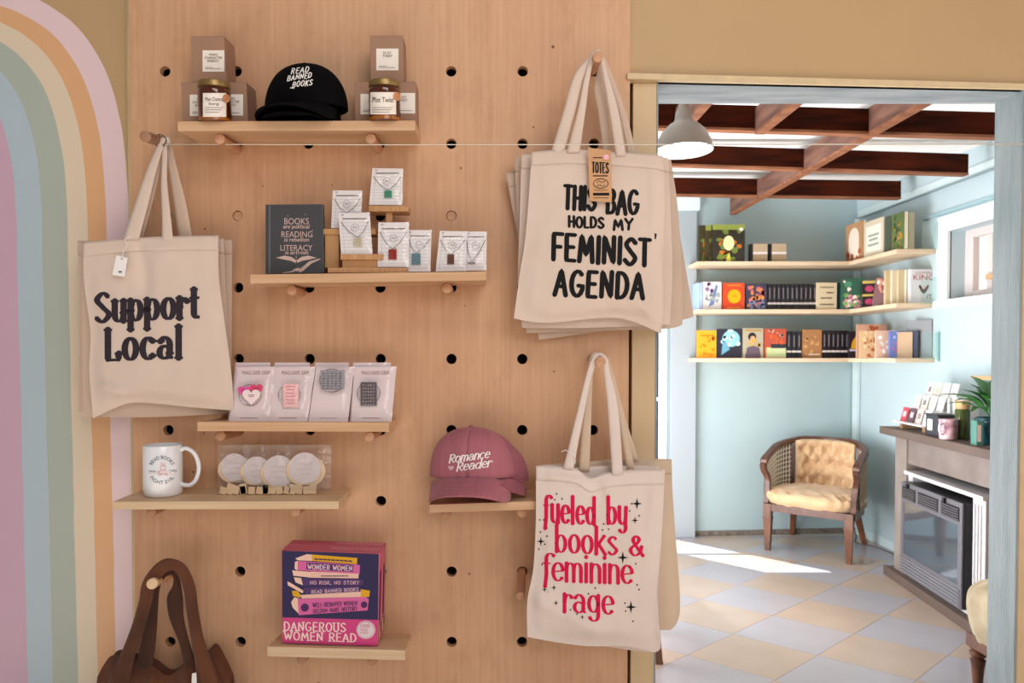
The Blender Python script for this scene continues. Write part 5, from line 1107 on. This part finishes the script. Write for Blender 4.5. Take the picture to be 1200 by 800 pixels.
front('red orange book with a yellow disc on the middle shelf', 847, 872, 331.5, 1, 'd9451e', (('disc', .52, .5, .31, .26, 'f0a818'), ('rect', .4, .5, .64, .53, 'b8701a'), ('rect', .2, .07, .8, .1, 'e8a040'), ('rect', .2, .9, .8, .93, 'e8a040')))
front('dark floral cover with pink and coral blooms on the middle shelf', 874, 898, 332, 1, '3a3448', (('blob', 16, 4, 'c96a78', .25, .95), ('blob', 12, 6, 'd9884a', .1, .9), ('blob', 10, 2, '7d86a8', .05, .4)))
spines('black spine from the left in the middle shelf run of black paperbacks', 899, 957, 11, 332.5, 1, '17151a', band, group='black paperbacks on the middle shelf')
front('cream cover with dark handwritten words on the middle shelf', 957.5, 980, 331, 1, 'd8c6a4', tuple(('poly', [(u0+(u1-u0)*q/12, v0+(.045 if q % 2 else 0)) for q in range(13)]+[(u0+(u1-u0)*q/12, v0-.035+(.045 if q % 2 else 0)) for q in range(12, -1, -1)], '39302a') for u0, u1, v0 in ((.12, .85, .82), (.45, .85, .62), (.15, .75, .42), (.12, .85, .18))), Y=YS)
spines(['teal spine beside the cream handwritten cover'], 980.5, 985.5, 1, 331, 1, '2f5f68')
# corner cluster, turned towards the room
def turned(label, px, Y, row, w_, yt, col, yaw, art=(), t=.022, lean=0, **kw):
    P = at(px, 400, Y); h = at(px, yt, Y).z-rows[row]
    return fbook(label, T(P.x, Y, rows[row]+.001) @ RZ(yaw) @ RY(lean), w_, t, h, col, art, **kw)
turned('green cover with pink figures in the corner of the middle shelf', 999, 4.86, 1, .155, 326, '2f5a48', -18, (('blob', 12, 12, 'd98a9a', .05, .5), ('blob', 8, 13, 'e8d8c8', .1, .9), ('blob', 6, 14, '74a85a', .1, .6), ('disc', .3, .8, .16, .1, '4f8a6a')))
turned('black and pink striped box-like book right of the corner', 1018, 4.72, 1, .085, 329, '241f22', -20, (('rect', 0, .9, 1, 1, 'c9b060'), ('rect', 0, .42, 1, .5, 'c9b060'), ('disc', .5, .7, .3, .12, 'b8476a'), ('disc', .5, .22, .3, .12, 'b8476a')), t=.06)
turned('tilted wine red illustrated cover leaning on the cream books', 1032, 4.60, 1, .12, 326, '6e3a3c', -50, (('blob', 9, 21, 'c98a70', .1, .95), ('blob', 6, 22, 'e2d2c4', .4, .9)), lean=8)
for i in range(4): turned(('first', 'second', 'third', 'fourth')[i]+' cream hardback from the left behind the white cover with red letters', 1048+i*7.5, 4.48-i*.024, 1, .12 if i < 3 else .10, 317-i*.3, ['c8b48c', 'd9cbb0', 'cdbd9a', 'ddd2be'][i], 0, ())
turned('white cover with red title letters KING on the middle corner shelf', 1081.5, 4.36, 1, .165, 315.5, 'dcd9da', 0, (('text', 'STEPHEN', .18, .86, .82, .92, 'b0625a'), ('text', 'KING', .1, .68, .9, .84, 'a8332c'), ('poly', [(.3, .5), (.36, .55), (.45, .42), (.55, .42), (.66, .55), (.7, .5), (.6, .34), (.5, .27), (.4, .34)], '3c2f30'), ('disc', .42, .45, .035, .025, 'c8473c'), ('disc', .58, .45, .035, .025, 'c8473c'), ('text', 'IT', .62, .12, .82, .26, '5a4a48')), t=.03)
# top corner shelf
def wallbook(label, p0, p1, yt, row, col, art=(), t=.03, X=2.66):
    a = X*F/(p0-CX); b_ = X*F/(p1-CX); z = rows[row]; h = atx((p0+p1)/2, yt, X).z-z
    return fbook(label, T(X, (a+b_)/2, z) @ RZ(-90), abs(a-b_)*.97, t, h, col, art)
wallbook('tan cover with white arch on the top corner shelf', 989, 1009.5, 262, 0, 'b98a62', (('disc', .5, .6, .3, .28, 'e9dccb'), ('rect', .2, .1, .8, .6, 'e9dccb'), ('blob', 8, 31, 'b0603a', .02, .25)))
wallbook('cream cover with pale lettering on the top corner shelf', 1010.5, 1034, 258, 0, 'd6c9ae', (('rect', .12, .15, .88, .85, 'e6e2d4'), ('rect', .22, .56, .78, .62, '9aa596'), ('rect', .28, .44, .72, .5, '9aa596'), ('rect', .22, .3, .78, .36, '9aa596')))
wallbook('narrow dark green volume between the cream and painted covers', 1035, 1042, 254, 0, '4a5444')
wallbook('green and gold painted landscape cover on the top corner shelf', 1043, 1057.5, 250.5, 0, '5a6a3a', (('blob', 10, 41, 'a8843c', .1, .9), ('blob', 8, 42, '37543f', .1, .9)))
turned('thick cream book end-on at the near end of the top corner shelf', 1064, 4.36, 0, .065, 249, 'cfc0a0', 0, (), t=.14)
# bottom shelf
front('yellow orange cover at the left end of the bottom shelf', 817.5, 839.5, 387, 2, 'f0a224', (('blob', 14, 51, 'e07f18', .1, .85), ('rect', .15, .8, .85, .84, 'b8701a')))
front('navy cover with a pale blue swirling face on the bottom shelf', 841, 869.5, 385, 2, '2c2a38', (('disc', .55, .66, .36, .28, '8fc3d4'), ('blob', 10, 52, 'bfe0e8', .45, .95), ('poly', [(.15, .1), (.5, .3), (.3, .6), (.2, .5)], '6ba3b8')))
front('grey cover with a dark-haired portrait on the bottom shelf', 870.5, 894.5, 384.5, 2, 'b0a890', (('disc', .45, .72, .2, .14, '33292a'), ('disc', .48, .62, .13, .13, 'd8a27c'), ('poly', [(.1, 0), (.9, 0), (.8, .35), (.5, .42), (.2, .35)], '6a5a66'), ('rect', .1, .9, .9, .95, 'b8863a'), ('blob', 6, 53, 'd9a83c', .4, .6)))
front('red cover with pale green lower half on the bottom shelf', 896, 921, 385, 2, 'b85038', (('rect', .08, .02, 1, .36, 'c6cf9c'), ('rect', .3, .34, 1, .48, '3c3840'), ('blob', 8, 54, 'e0683c', .5, .75), ('blob', 6, 55, 'd49a88', .7, .95)))
spines('black spine from the left between the red-green and tan brown covers', 921.5, 939.5, 3, 388, 2, '14161c', band, group='black paperbacks left on the bottom shelf')
front('tan brown cover between the two runs of black spines', 940.5, 963, 386, 2, 'a8764a', (('blob', 10, 61, 'c99a66', .1, .9), ('rect', .3, .1, .9, .16, 'dcc8ae')))
spines('black spine from the left, right of the tan brown cover', 963.5, 995, 6, 387, 2, '15131a', band, group='black paperbacks right on the bottom shelf')
front('black cover with a yellow shape near the shelf corner', 995.5, 1011, 388, 2, '2b2228', (('poly', [(.1, .35), (.9, .35), (.8, .6), (.5, .85), (.2, .6)], 'e0a92c'), ('rect', 0, .26, 1, .33, 'cbc6e0')), Y=YS-.02)
turned('warm comic cover standing at the left of the bottom corner shelf', 1021, 4.62, 2, .14, 387.5, 'd3b088', -8, (('blob', 12, 71, 'b0663c', .05, .9), ('blob', 8, 72, 'ead2a0', .3, .95)))
turned('pale comic cover with a white figure on the bottom corner shelf', 1038, 4.55, 2, .12, 387.5, 'd8b49c', -8, (('blob', 8, 73, 'efe9ea', .2, .8), ('blob', 8, 74, 'd07a80', .05, .6)))
turned('blue comic cover with pink burst on the bottom corner shelf', 1053, 4.5, 2, .11, 388, '6f7fc0', -6, (('blob', 9, 75, 'd86a8a', .2, .7), ('blob', 6, 76, 'a8c4e8', .5, .95)))
turned('tan slim book leaning right on the bottom corner shelf', 1060, 4.46, 2, .10, 389, 'b89a78', -62, (), lean=0, t=.012)
turned('navy slim book leaning behind the tan one on the bottom corner shelf', 1066, 4.44, 2, .10, 388, '2c3050', -64, (), t=.012)
turned('tall grey album leaning at the right end of the bottom corner shelf', 1077, 4.42, 2, .16, 375, '8c8f94', -66, (), t=.012)
turned('salmon picture book behind the comics on the bottom corner shelf', 1022, 4.78, 2, .20, 380, 'cf9f86', -4, (('blob', 8, 78, 'b0603c', .6, .95),))
# ---------------------------------------------------------------- pendant lamp
Yl = 2.75; lp = at(801, 177, Yl); k = Yl/F; R = 33*k
lt = thing('pendant_lamp', 'grey dome pendant lamp with bright white underside', 'lamp', T(*lp))
gz = mat('grey_enamel', '9b9792', .45)
MB().lathe([(R, 0), (R*1.0, .004), (R*.93, .035), (R*.75, .075), (R*.5, .103), (R*.34, .114), (R*.30, .125), (R*.27, .155), (R*.17, .175), (R*.15, .19), (.008, .2), (.008, .40)], 40, caps=False).build('shade', gz, lt, smooth=True, solid=.002)
MB().lathe([(.001, -.010), (R*.5, -.007), (R*.96, .003), (R*.96, .006), (.001, .006)], 40, caps=False).build('diffuser', mat('lamp_diffuser', 'fffaf2', .5, em=3.5), lt, smooth=True)
pl = bpy.data.lights.new('pendant_light', 'POINT'); pl.energy = 6; pl.shadow_soft_size = .08; pl.color = (1, .95, .88); po = bpy.data.objects.new('pendant_light', pl); C.objects.link(po); po.location = lp+Vector((0, 0, -.06))
# ---------------------------------------------------------------- barrel chair
wal = mat('walnut', '6b4230', .4, var=.35, vs=8, col2='4a2c20', stretch=(3, 3, 3)); walr = mat('walnut_orange_legs', '7d4a2c', .35, var=.35, vs=12, col2='4a2a1c', stretch=(2, 2, 1))
vel = mat('gold_velvet', 'd6b58c', .75, var=.12, vs=10, col2='c4a077', sheen=.4)
fc = flo(896, 646); f2 = flo(994, 663); mid = (fc+f2)/2; ang = math.degrees(atan2(f2.y-fc.y, f2.x-fc.x))
nv_ = Vector((sin(radians(ang)), -cos(radians(ang)), 0)); org = mid-nv_*.275
def barrel_chair(M, label):
    th = thing('barrel_chair', label, 'chair', M)
    def U(s, a=.29, yb_=.36):  # s 0..1 front-left -> back -> front-right
        L1, L2 = .20, 1.08; 
        if s < L1: return Vector((-a, -.22+.26*s/L1, 0))
        if s > 1-L1: return Vector((a, -.22+.26*(1-s)/L1, 0))
        t = (s-L1)/(1-2*L1); an = pi*(1-t); return Vector((a*cos(an), .04+(yb_-.04)*sin(an), 0))
    N_ = 44; pts = []; wv = []; hv = []
    for i in range(N_+1):
        s = i/N_; p = U(s); q = U(min(1, s+.01))-U(max(0, s-.01)); q.normalize(); n_ = Vector((q.y, -q.x, 0))
        m_ = 1-abs(2*s-1); z = .615+.125*min(1, m_/.75)**.8; pts.append(p+Vector((0, 0, z))); k_ = 1+.15*(m_ < .1)
        wv.append(n_*.021*k_); hv.append(Vector((0, 0, .019)))
    MB().rail(pts, wv, hv).build('top_rail', wal, th, smooth=True, bevel=.006)
    # seat frame
    fr = []; fw_ = []
    for i in range(N_+1):
        s = i/N_; p = U(s, .275, .33); q = U(min(1, s+.01), .275, .33)-U(max(0, s-.01), .275, .33); q.normalize(); fr.append(p+Vector((0, 0, .305))); fw_.append(Vector((q.y, -q.x, 0))*.014)
    b = MB().rail(fr, fw_, [Vector((0, 0, .025))]*len(fr)); b.box((-.275, -.245, .28), (.275, -.215, .33)); b.build('seat_frame', wal, th, bevel=.002)
    # legs
    for sx in (-1, 1):
        b = MB(); b.box((sx*.255-.026, -.25, .235), (sx*.255+.026, -.198, .33)); b.box((sx*.255-.03, -.254, .225), (sx*.255+.03, -.194, .237))
        b.hexa([(sx*.255-.016, -.24, 0), (sx*.255+.016, -.24, 0), (sx*.255+.016, -.208, 0), (sx*.255-.016, -.208, 0), (sx*.255-.027, -.251, .226), (sx*.255+.027, -.251, .226), (sx*.255+.027, -.197, .226), (sx*.255-.027, -.197, .226)])
        b.build('leg', walr, th, bevel=.002)
        b = MB(); b.hexa([(sx*.245-.016, .33, 0), (sx*.245+.016, .33, 0), (sx*.245+.016, .362, 0), (sx*.245-.016, .362, 0), (sx*.20-.022, .205, .30), (sx*.20+.022, .205, .30), (sx*.20+.022, .25, .30), (sx*.20-.022, .25, .30)]); b.build('leg', walr, th, bevel=.002)
        ps = catmull([(sx*.275, -.20, .33), (sx*.272, -.175, .42), (sx*.28, -.165, .50), (sx*.292, -.205, .56), (sx*.29, -.235, .605)], 5)
        MB().rail(ps, [Vector((.018, 0, 0))]*len(ps), [Vector((0, .017, .006))]*len(ps)).build('arm_post', wal, th, smooth=True, bevel=.003)
        ps = [(p_.x*.985, p_.y*.985, z_) for p_, z_ in [(U(.5-sx*.17), .33), (U(.5-sx*.17), .70)]]
        MB().rail([Vector(q) for q in ps], [Vector((.016, 0, 0))]*2, [Vector((0, .014, 0))]*2).build('back_post', wal, th)
    # cane side panels: woven strips
    cane = mat('cane_weave', 'e6dfd0', .6); caned = mat('cane_dark_backing', '2a2f38', .9)
    for sx in (-1, 1):
        b = MB(); s0, s1_ = (.05, .33) if sx < 0 else (.67, .95)
        def CP(u, v, off=0):
            s = s0+(s1_-s0)*u; p = U(s, .283+off, .352+off); m_ = 1-abs(2*s-1); zt_ = .60+.125*min(1, m_/.75)**.8
            return Vector((p.x, p.y, .335+(zt_-.335)*v))
        nu_ = 15; nv2 = 11; ww = .0042
        for i in range(nu_+1):
            P_ = [CP(i/nu_, j/8) for j in range(9)]; b.rail(P_, [(CP(min(1, i/nu_+.02), .5)-CP(max(0, i/nu_-.02), .5)).normalized()*ww]*9, [Vector((.001, .001, 0))]*9)
        for j in range(nv2+1):
            P_ = [CP(i/16, j/nv2) for i in range(17)]; b.rail(P_, [Vector((0, 0, ww))]*17, [Vector((.001, .001, 0))]*17)
        o = b.build('cane_panel', cane, th); o['kind'] = 'stuff'
        b = MB()
        for i in range(nu_+1):
            P_ = [CP(i/nu_, j/8, .02) for j in range(9)]; b.rail(P_, [(CP(min(1, i/nu_+.02), .5)-CP(max(0, i/nu_-.02), .5)).normalized()*ww]*9, [Vector((.001, .001, 0))]*9)
        for j in range(nv2+1):
            P_ = [CP(i/16, j/nv2, .02) for i in range(17)]; b.rail(P_, [Vector((0, 0, ww))]*17, [Vector((.001, .001, 0))]*17)
        o = b.build('cane_panel', mat('cane_outer', 'a08264', .6), th); o['kind'] = 'stuff'
        MB().grid(lambda u, v: CP(u, v, .012), 14, 3).build('panel_backing', caned, th, fix=False, solid=.002)
    # tufted back
    def BK_(u, v):
        s = .335+.33*u; p = U(s, .264, .335); m_ = 1-abs(2*s-1); zt_ = .615+.125*min(1, m_/.75)**.8
        z = .37+(zt_-.37)*v; d = .028
        for r_ in range(3):
            for c_ in range(5):
                uc = (c_+.5+(r_ % 2)*.5)/5; vc = (r_+.7)/3.2
                dd = ((u-uc)*5.2)**2+((v-vc)*4)**2; d -= .036*math.exp(-dd*4.5)
                dd2 = abs((u-uc)*5)+abs((v-vc)*3.2); 
        d += .016*abs(sin(u*5*pi+v*3.2*pi))*abs(sin(u*5*pi-v*3.2*pi))
        d *= min(1, min(u, 1-u)*12+.2)*min(1, min(v, 1-v)*10+.3)
        q = Vector((p.x, p.y-.0, 0)).normalized(); return Vector((p.x-q.x*d*1.6, p.y-q.y*d*1.6, z))
    MB().grid(BK_, 60, 34).build('back_cushion', vel, th, smooth=True, fix=False, solid=.01)
    btn = mat('velvet_button', 'a87e48', .8)
    for r_ in range(3):
        for c_ in range(5 if r_ % 2 == 0 else 4):
            u, v = (c_+.5+(r_ % 2)*.5)/5, (r_+.7)/3.2; p = BK_(u, v); MB().lathe([(.001, -.004), (.007, -.003), (.009, 0), (.007, .003), (.001, .004)], 10, M=T(*p)).build('button', btn, th, smooth=True)
    # seat cushion
    def SC(u, v):
        a_ = 2*pi*u; sx_, sy_ = cos(a_), sin(a_); pw = .55
        X_ = .305*math.copysign(abs(sx_)**pw, sx_); Y_ = .015+.285*math.copysign(abs(sy_)**pw, sy_)
        if Y_ > .05: X_ *= 1-.35*((Y_-.05)/.21)**1.5
        if v < .35: t = v/.35; r_ = .93+.07*sin(t*pi/2); z = .33+.045*t
        else: t = (v-.35)/.65; r_ = cos(t*pi/2)**.55 if t < 1 else 0; z = .375+.06*sin(t*pi/2)**.6
        x, y = X_*r_, Y_*r_
        if t and v > .5:
            for gx in range(-2, 3):
                for gy in range(-2, 3):
                    dd = ((x-gx*.11-(gy % 2)*.055)/.028)**2+((y-gy*.1)/.028)**2; z -= .024*math.exp(-dd)
        if v <= .75: z += .004*sin(a_*22); x *= 1+.01*sin(a_*22); y *= 1+.01*sin(a_*22)
        return Vector((x, y, z))
    MB().grid(SC, 120, 26).build('seat_cushion', vel, th, smooth=True, fix=False)
    return th
barrel_chair(T(*org) @ RZ(ang), 'gold tufted barrel chair with cane sides and walnut legs in the corner')
# ---------------------------------------------------------------- fireplace mantel
b0 = flo(1035, 672); b1 = flo(1133, 740); dv = (b1-b0).normalized()
Ux = Vector((dv.x, dv.y, 0)); Vy = Vector((-dv.y, dv.x, 0)); Vy = Vy if Vy.x > 0 else -Vy
R3 = Matrix((Ux, Vy, Vector((0, 0, 1)))).transposed().to_4x4(); MF = T(b0.x, b0.y, 0) @ R3
mt = thing('fireplace_mantel', 'grey-brown wooden mantel surround standing on the right wall', 'fireplace', MF)
gw = mat('greyed_oak', '857973', .6, var=.2, vs=6, col2='6f645f', stretch=(1, 1, 1), bump=.3, bs=60); gwl = mat('greyed_oak_light', '93877f', .6, var=.2, vs=5, col2='7c716a'); gwd = mat('greyed_oak_dark', '5f4f47', .6, var=.15, vs=6)
zt_ = at(1033, 499, 4.25).z; Lm = 1.22; Dm = .30
MB().box((0, 0, 0), (Lm, Dm, .055)).build('base_plinth', gwd, mt, bevel=.003)
MB().box((-.03, -.02, zt_-.045), (Lm+.03, Dm, zt_)).build('mantel_shelf', gwd, mt, bevel=.003)
for u in (.05, Lm-.20): MB().box((u, .04, .055), (u+.14, Dm-.01, zt_-.045)).build('pilaster', gwl, mt, bevel=.002)
MB().box((.19, .05, zt_-.20), (Lm-.20, Dm-.02, zt_-.045)).build('frieze', gw, mt, bevel=.002)
MB().box((.19, Dm-.04, .055), (Lm-.2, Dm-.01, zt_-.2)).build('back_panel', mat('dark_recess', '2c2522', .8), mt)
hp = thing('electric_fireplace', 'grey electric fireplace insert with white frame and glass front', 'heater', MF @ T(.215, .02, .058))
wf = mat('white_metal_frame', 'c9c6c8', .35); gm = mat('grey_metal', '6f6d74', .35, metal=.3); dkm = mat('dark_metal', '1d1c20', .4, metal=.3)
IW = .76; IH = .60
b = MB(); b.box((0, .02, 0), (IW, .14, .035)); b.box((0, .02, .035), (.05, .14, IH)); b.box((.655, .02, .035), (IW, .14, IH)); b.box((-.012, 0, IH), (IW+.012, .14, IH+.022)); b.build('frame', wf, hp, bevel=.004)
for q in range(3): MB().box((.672+q*.026, .012, .08), (.684+q*.026, .02, IH-.03)).build('fluting', wf, hp, bevel=.003)
MB().box((.03, -.022, .035), (.66, .13, IH-.035)).build('housing', dkm, hp, bevel=.004)
b = MB(); b.box((.03, -.032, IH-.15), (.66, -.022, IH-.035)); b.box((.03, -.032, .035), (.66, -.022, .15)); b.box((.03, -.032, .15), (.06, -.022, IH-.15)); b.box((.625, -.032, .15), (.66, -.022, IH-.15)); b.build('door', gm, hp, bevel=.003)
for q, (a, c) in enumerate(((.05, .2), (.23, .44), (.47, .64))):
    MB().box((a, -.034, IH-.13), (c, -.031, IH-.06)).build('vent', dkm, hp)
    for j in range(5): MB().box((a+.005, -.038, IH-.125+j*.013), (c-.005, -.034, IH-.121+j*.013)).build('vent_slat', gm, hp)
for j in range(5): MB().box((.04, -.038, .05+j*.018), (.65, -.031, .058+j*.018)).build('louvre', mat('grey_metal_light', '84828a', .35, metal=.3), hp, bevel=.001)
MB().box((.06, -.027, .15), (.625, -.024, IH-.15)).build('glass', mat('dark_mirror_glass', '76808a', .06, metal=.75), hp)
for a in (.11, .50):
    MB().box((a, -.044, IH-.062), (a+.02, -.031, IH-.035)).build('catch', dkm, hp)
# things on the mantel
Ml = lambda u, v: MF @ T(u, v, zt_+.0005)
rk = thing('card_rack', 'tiered white display rack of small cards at the far end of the mantel', 'stand', Ml(.05, .02))
RW, RD = .36, .22
whm = mat('white_acrylic', 'f1eeee', .4); 
for s_ in (.03, RW-.06): MB().box((s_, .03, 0), (s_+.03, RD, .035)).build('foot', mat('tan_wood_foot', 'b08a62', .6), rk)
for j in range(3): MB().box((0, .0+j*.07, .035+j*.075), (RW, .07+j*.07, .042+j*.075)).build('step', whm, rk, bevel=.001)
for j in range(2): MB().box((0, .07+j*.07, .035+j*.075), (RW, .076+j*.07, .117+j*.075)).build('riser', whm, rk)
cardcols = [['b8404e', '5e4650', 'cbb9b4', 'e3dfe0'], ['e8e4e4', 'efe2d8', 'e9e9ec', 'dfe4e6'], ['f0ece8', 'd5cfc8', 'e9e2dc', 'dbe6e0']]
for j in range(3):
    for i in range(4):
        lb = ['front', 'middle', 'back'][j]+' row'
        M_c = MF @ T(.05, .02, zt_) @ T(.048+i*.088, .038+j*.07, .0425+j*.075) @ RX(-14)
        col = cardcols[j][i]; th = thing('greeting_card', ['far-end', 'second', 'third', 'near-end'][i]+' small card in the '+lb+' of the white rack', 'card', M_c, 'cards in the white rack')
        MB().box((-.034, 0, 0), (.034, .004, .088)).build('card', mat('card_'+col, col, .5), th)
        MB().box((-.016, -.001, .03), (.016, 0, .062)).build('motif', ink(['e9c8c4', 'c9bcc0', '8a7f7c', 'b9c3a8'][(i+j) % 4]), th)
def boxthing(nm, lb, cat, u, v, w_, d_, h_, col, parts=(), rough=.5):
    th = thing(nm, lb, cat, Ml(u, v)); MB().box((0, 0, 0), (w_, d_, h_)).build('body', mat('body_'+col, col, rough), th, bevel=.002)
    for (pn, a, b_, c_) in parts: MB().box(a, b_).build(pn, mat('part_'+c_, c_, .5), th)
    return th
boxthing('candle_tin', 'dark square candle holder with white label on the mantel', 'candle', .46, .015, .13, .1, .115, '34353b', (('label', (-.001, .02, .03), (0, .08, .085), 'e9e6e4'), ('label', (.02, -.001, .03), (.07, 0, .09), 'e2dedd'), ('rim', (-.004, -.004, .112), (.134, .104, .12), '26272b')))
boxthing('gift_box', 'white box with crimson stripe behind the dark candle holder', 'box', .50, .13, .10, .08, .21, 'e9e4e4', (('stripe', (.03, -.001, .02), (.07, 0, .19), '9a2f4c'),))
t_ = thing('spice_jar', 'glass jar with pale wooden lid standing between mug and white box', 'jar', Ml(.655, .10)); MB().lathe([(.001, 0), (.032, 0), (.034, .01), (.034, .15), (.028, .16)], 24).build('glass', mat('dark_herb_jar', '54602f', .15, var=.4, vs=30), t_, smooth=True); MB().lathe([(.001, .158), (.033, .158), (.033, .2), (.001, .2)], 24).build('lid', mat('jar_lid_wood', 'c9a06c', .5), t_)
t_ = thing('mug', 'pink floral mug on the mantel in front of the plant', 'cup', Ml(.68, .02))
MB().lathe([(.001, 0), (.037, 0), (.041, .004), (.043, .105), (.040, .106), (.038, .01), (.001, .008)], 28, caps=False).build('body', mat('floral_mug', 'e6c2c8', .25, var=.6, vs=22, col2='8a4a66'), t_, smooth=True)
MB().tube([(.04, 0, .085), (.066, 0, .08), (.072, 0, .055), (.06, 0, .03), (.04, 0, .025)], .005, 8, M=RZ(-60)).build('handle', cer, t_, smooth=True)
pt_ = thing('potted_plant', 'leafy green plant in a teal glazed pot on the mantel', 'plant', Ml(.85, .13))
MB().lathe([(.001, 0), (.05, 0), (.07, .03), (.078, .08), (.07, .125), (.065, .13), (.062, .12), (.001, .118)], 32, caps=False).build('pot', mat('teal_glaze', '1f4f5c', .12, var=.3, vs=10, coat=.5), pt_, smooth=True)
MB().lathe([(.001, .122), (.064, .12)], 20, caps=False).build('soil', mat('soil', '3a2a20', .9), pt_)
leafm = mat('leaf_green', '3f7a35', .4, var=.4, vs=12, col2='224f22'); rn = random.Random(4); lf = None
for i in range(34):
    az = i*137.5; el = rn.uniform(25, 72); L_ = rn.uniform(.8, 1.25)
    if lf is None:
        b = MB(); n_ = 10
        for j in range(n_+1):
            t = j/n_; wd = .017*sin(pi*min(1, t*1.02)**.7)**.8 if 0 < t < 1 else .001
            wd = .0025 if t < .3 else .022*sin(pi*(t-.28)/.74)**.8+.0006
            y = .22*t; z = .03*sin(t*pi*.6)-.09*t*t*t
            b.v += [Vector((-wd, y, z+wd*.35)), Vector((0, y, z)), Vector((wd, y, z+wd*.35))]
        b.f = [(j*3+k, j*3+k+1, (j+1)*3+k+1, (j+1)*3+k) for j in range(n_) for k in range(2)]
        lf = b.build('leaf', leafm, pt_, smooth=True, fix=False); o = lf
    else: o = lf.copy(); C.objects.link(o)
    o.parent = pt_; o.matrix_local = T(0, 0, .12) @ RZ(az) @ RX(el) @ Matrix.Scale(L_, 4)
boxthing('sachet', 'patterned pouch at the mantel end beside the teal pot', 'packet', .90, .01, .05, .03, .12, '4f7f74', (('panel', (-.001, .004, .02), (.051, .02, .1), 'e4c8c0'),))
Pl = atx(1140, 447, 2.78); o = MB().box((0, -.35, -.02), (.11, .0, 0)).build('wall_ledge', mat('tan_ledge', 'd0a87c', .5)); o.location = (XR-.11, atx(1138, 446, XR-.11).y, atx(1138, 440, XR-.11).z); tagd(o, 'short tan wooden ledge on the right wall above the plant', 'shelf')
# ---------------------------------------------------------------- stool by the doorway
Yst = 2.40; A = at(1120, 700, 2.80); sx0 = A.x
sg = thing('tufted_stool', 'olive tufted stool on dark turned legs just inside the doorway', 'stool', (sx0+.25, Yst+.2, 0))
zS0 = at(1140, 742, 2.80).z; zS1 = at(1140, 668, 2.80).z
khaki = mat('khaki_velvet', 'a89a7c', .75, var=.15, vs=12, col2='8c7d60', sheen=.3)
def SQ(u, v):
    a_ = 2*pi*u; sx_, sy_ = cos(a_), sin(a_); pw = .4; X_ = .25*math.copysign(abs(sx_)**pw, sx_); Y_ = .2*math.copysign(abs(sy_)**pw, sy_)
    zm = zS0+(zS1-zS0)*.55
    if v < .4: t = v/.4; r_ = .90+.10*sin(t*pi/2); z = zS0+(zm-zS0)*t
    else: t = (v-.4)/.6; r_ = max(0, cos(t*pi/2))**.5; z = zm+(zS1-zm)*sin(t*pi/2)**.7
    x, y = X_*r_, Y_*r_
    f_ = sin(a_*18)*.006*(1 if v < .7 else .3); x *= 1+f_*2; y *= 1+f_*2
    return Vector((x, y, z+f_*.4))
MB().grid(SQ, 110, 22).build('cushion', khaki, sg, smooth=True, fix=False)
MB().box((-.225, -.175, zS0-.035), (.225, .175, zS0+.02)).build('apron', wal, sg, bevel=.003)
for sx in (-1, 1):
    for sy in (-1, 1):
        h = max(.05, zS0-.01); MB().lathe([(.001, 0), (.014, 0), (.018, .03), (.024, h*.5), (.028, h*.62), (.018, h*.66), (.03, h*.72), (.030, h*.78), (.02, h*.82), (.03, h*.86), (.03, h)], 16, M=T(sx*.195, sy*.145, 0)).build('leg', wal, sg, smooth=True)
# ---------------------------------------------------------------- wooden chair hidden behind the totes
lg = flo(776, 777); wc_ = thing('wooden_chair', 'plain brown wooden chair behind the totes, one splayed leg visible', 'chair', (lg.x-.24, lg.y+.2, 0))
br = mat('brown_chair_wood', '7a5640', .5, var=.25, vs=8)
for sx in (-1, 1):
    for sy in (-1, 1):
        x, y = sx*.225, sy*.2; MB().hexa([(x-.016, y-.016, 0), (x+.016, y-.016, 0), (x+.016, y+.016, 0), (x-.016, y+.016, 0), (x*.8-.022, y*.8-.022, .43), (x*.8+.022, y*.8-.022, .43), (x*.8+.022, y*.8+.022, .43), (x*.8-.022, y*.8+.022, .43)]).build('leg', br, wc_, bevel=.002)
MB().box((-.2, -.19, .425), (.2, .2, .45)).build('seat', br, wc_, bevel=.01)
for sx in (-1, 1): MB().box((sx*.17-.015, .16, .45), (sx*.17+.015, .19, .85)).build('back_post', br, wc_)
MB().box((-.185, .165, .72), (.185, .185, .84)).build('backrest', br, wc_, bevel=.003)
# power lead behind the chair
cd = MB().tube(catmull([(2.72, 5.0, .18), (2.74, 4.98, .04), (2.70, 4.9, .012), (2.78, 4.8, .01), (2.80, 4.6, .01)], 6), .005, 8).build('power_cord', mat('dark_cord', '5a5450', .6), smooth=True); tagd(cd, 'thin dark power cord on the floor behind the barrel chair', 'cord')
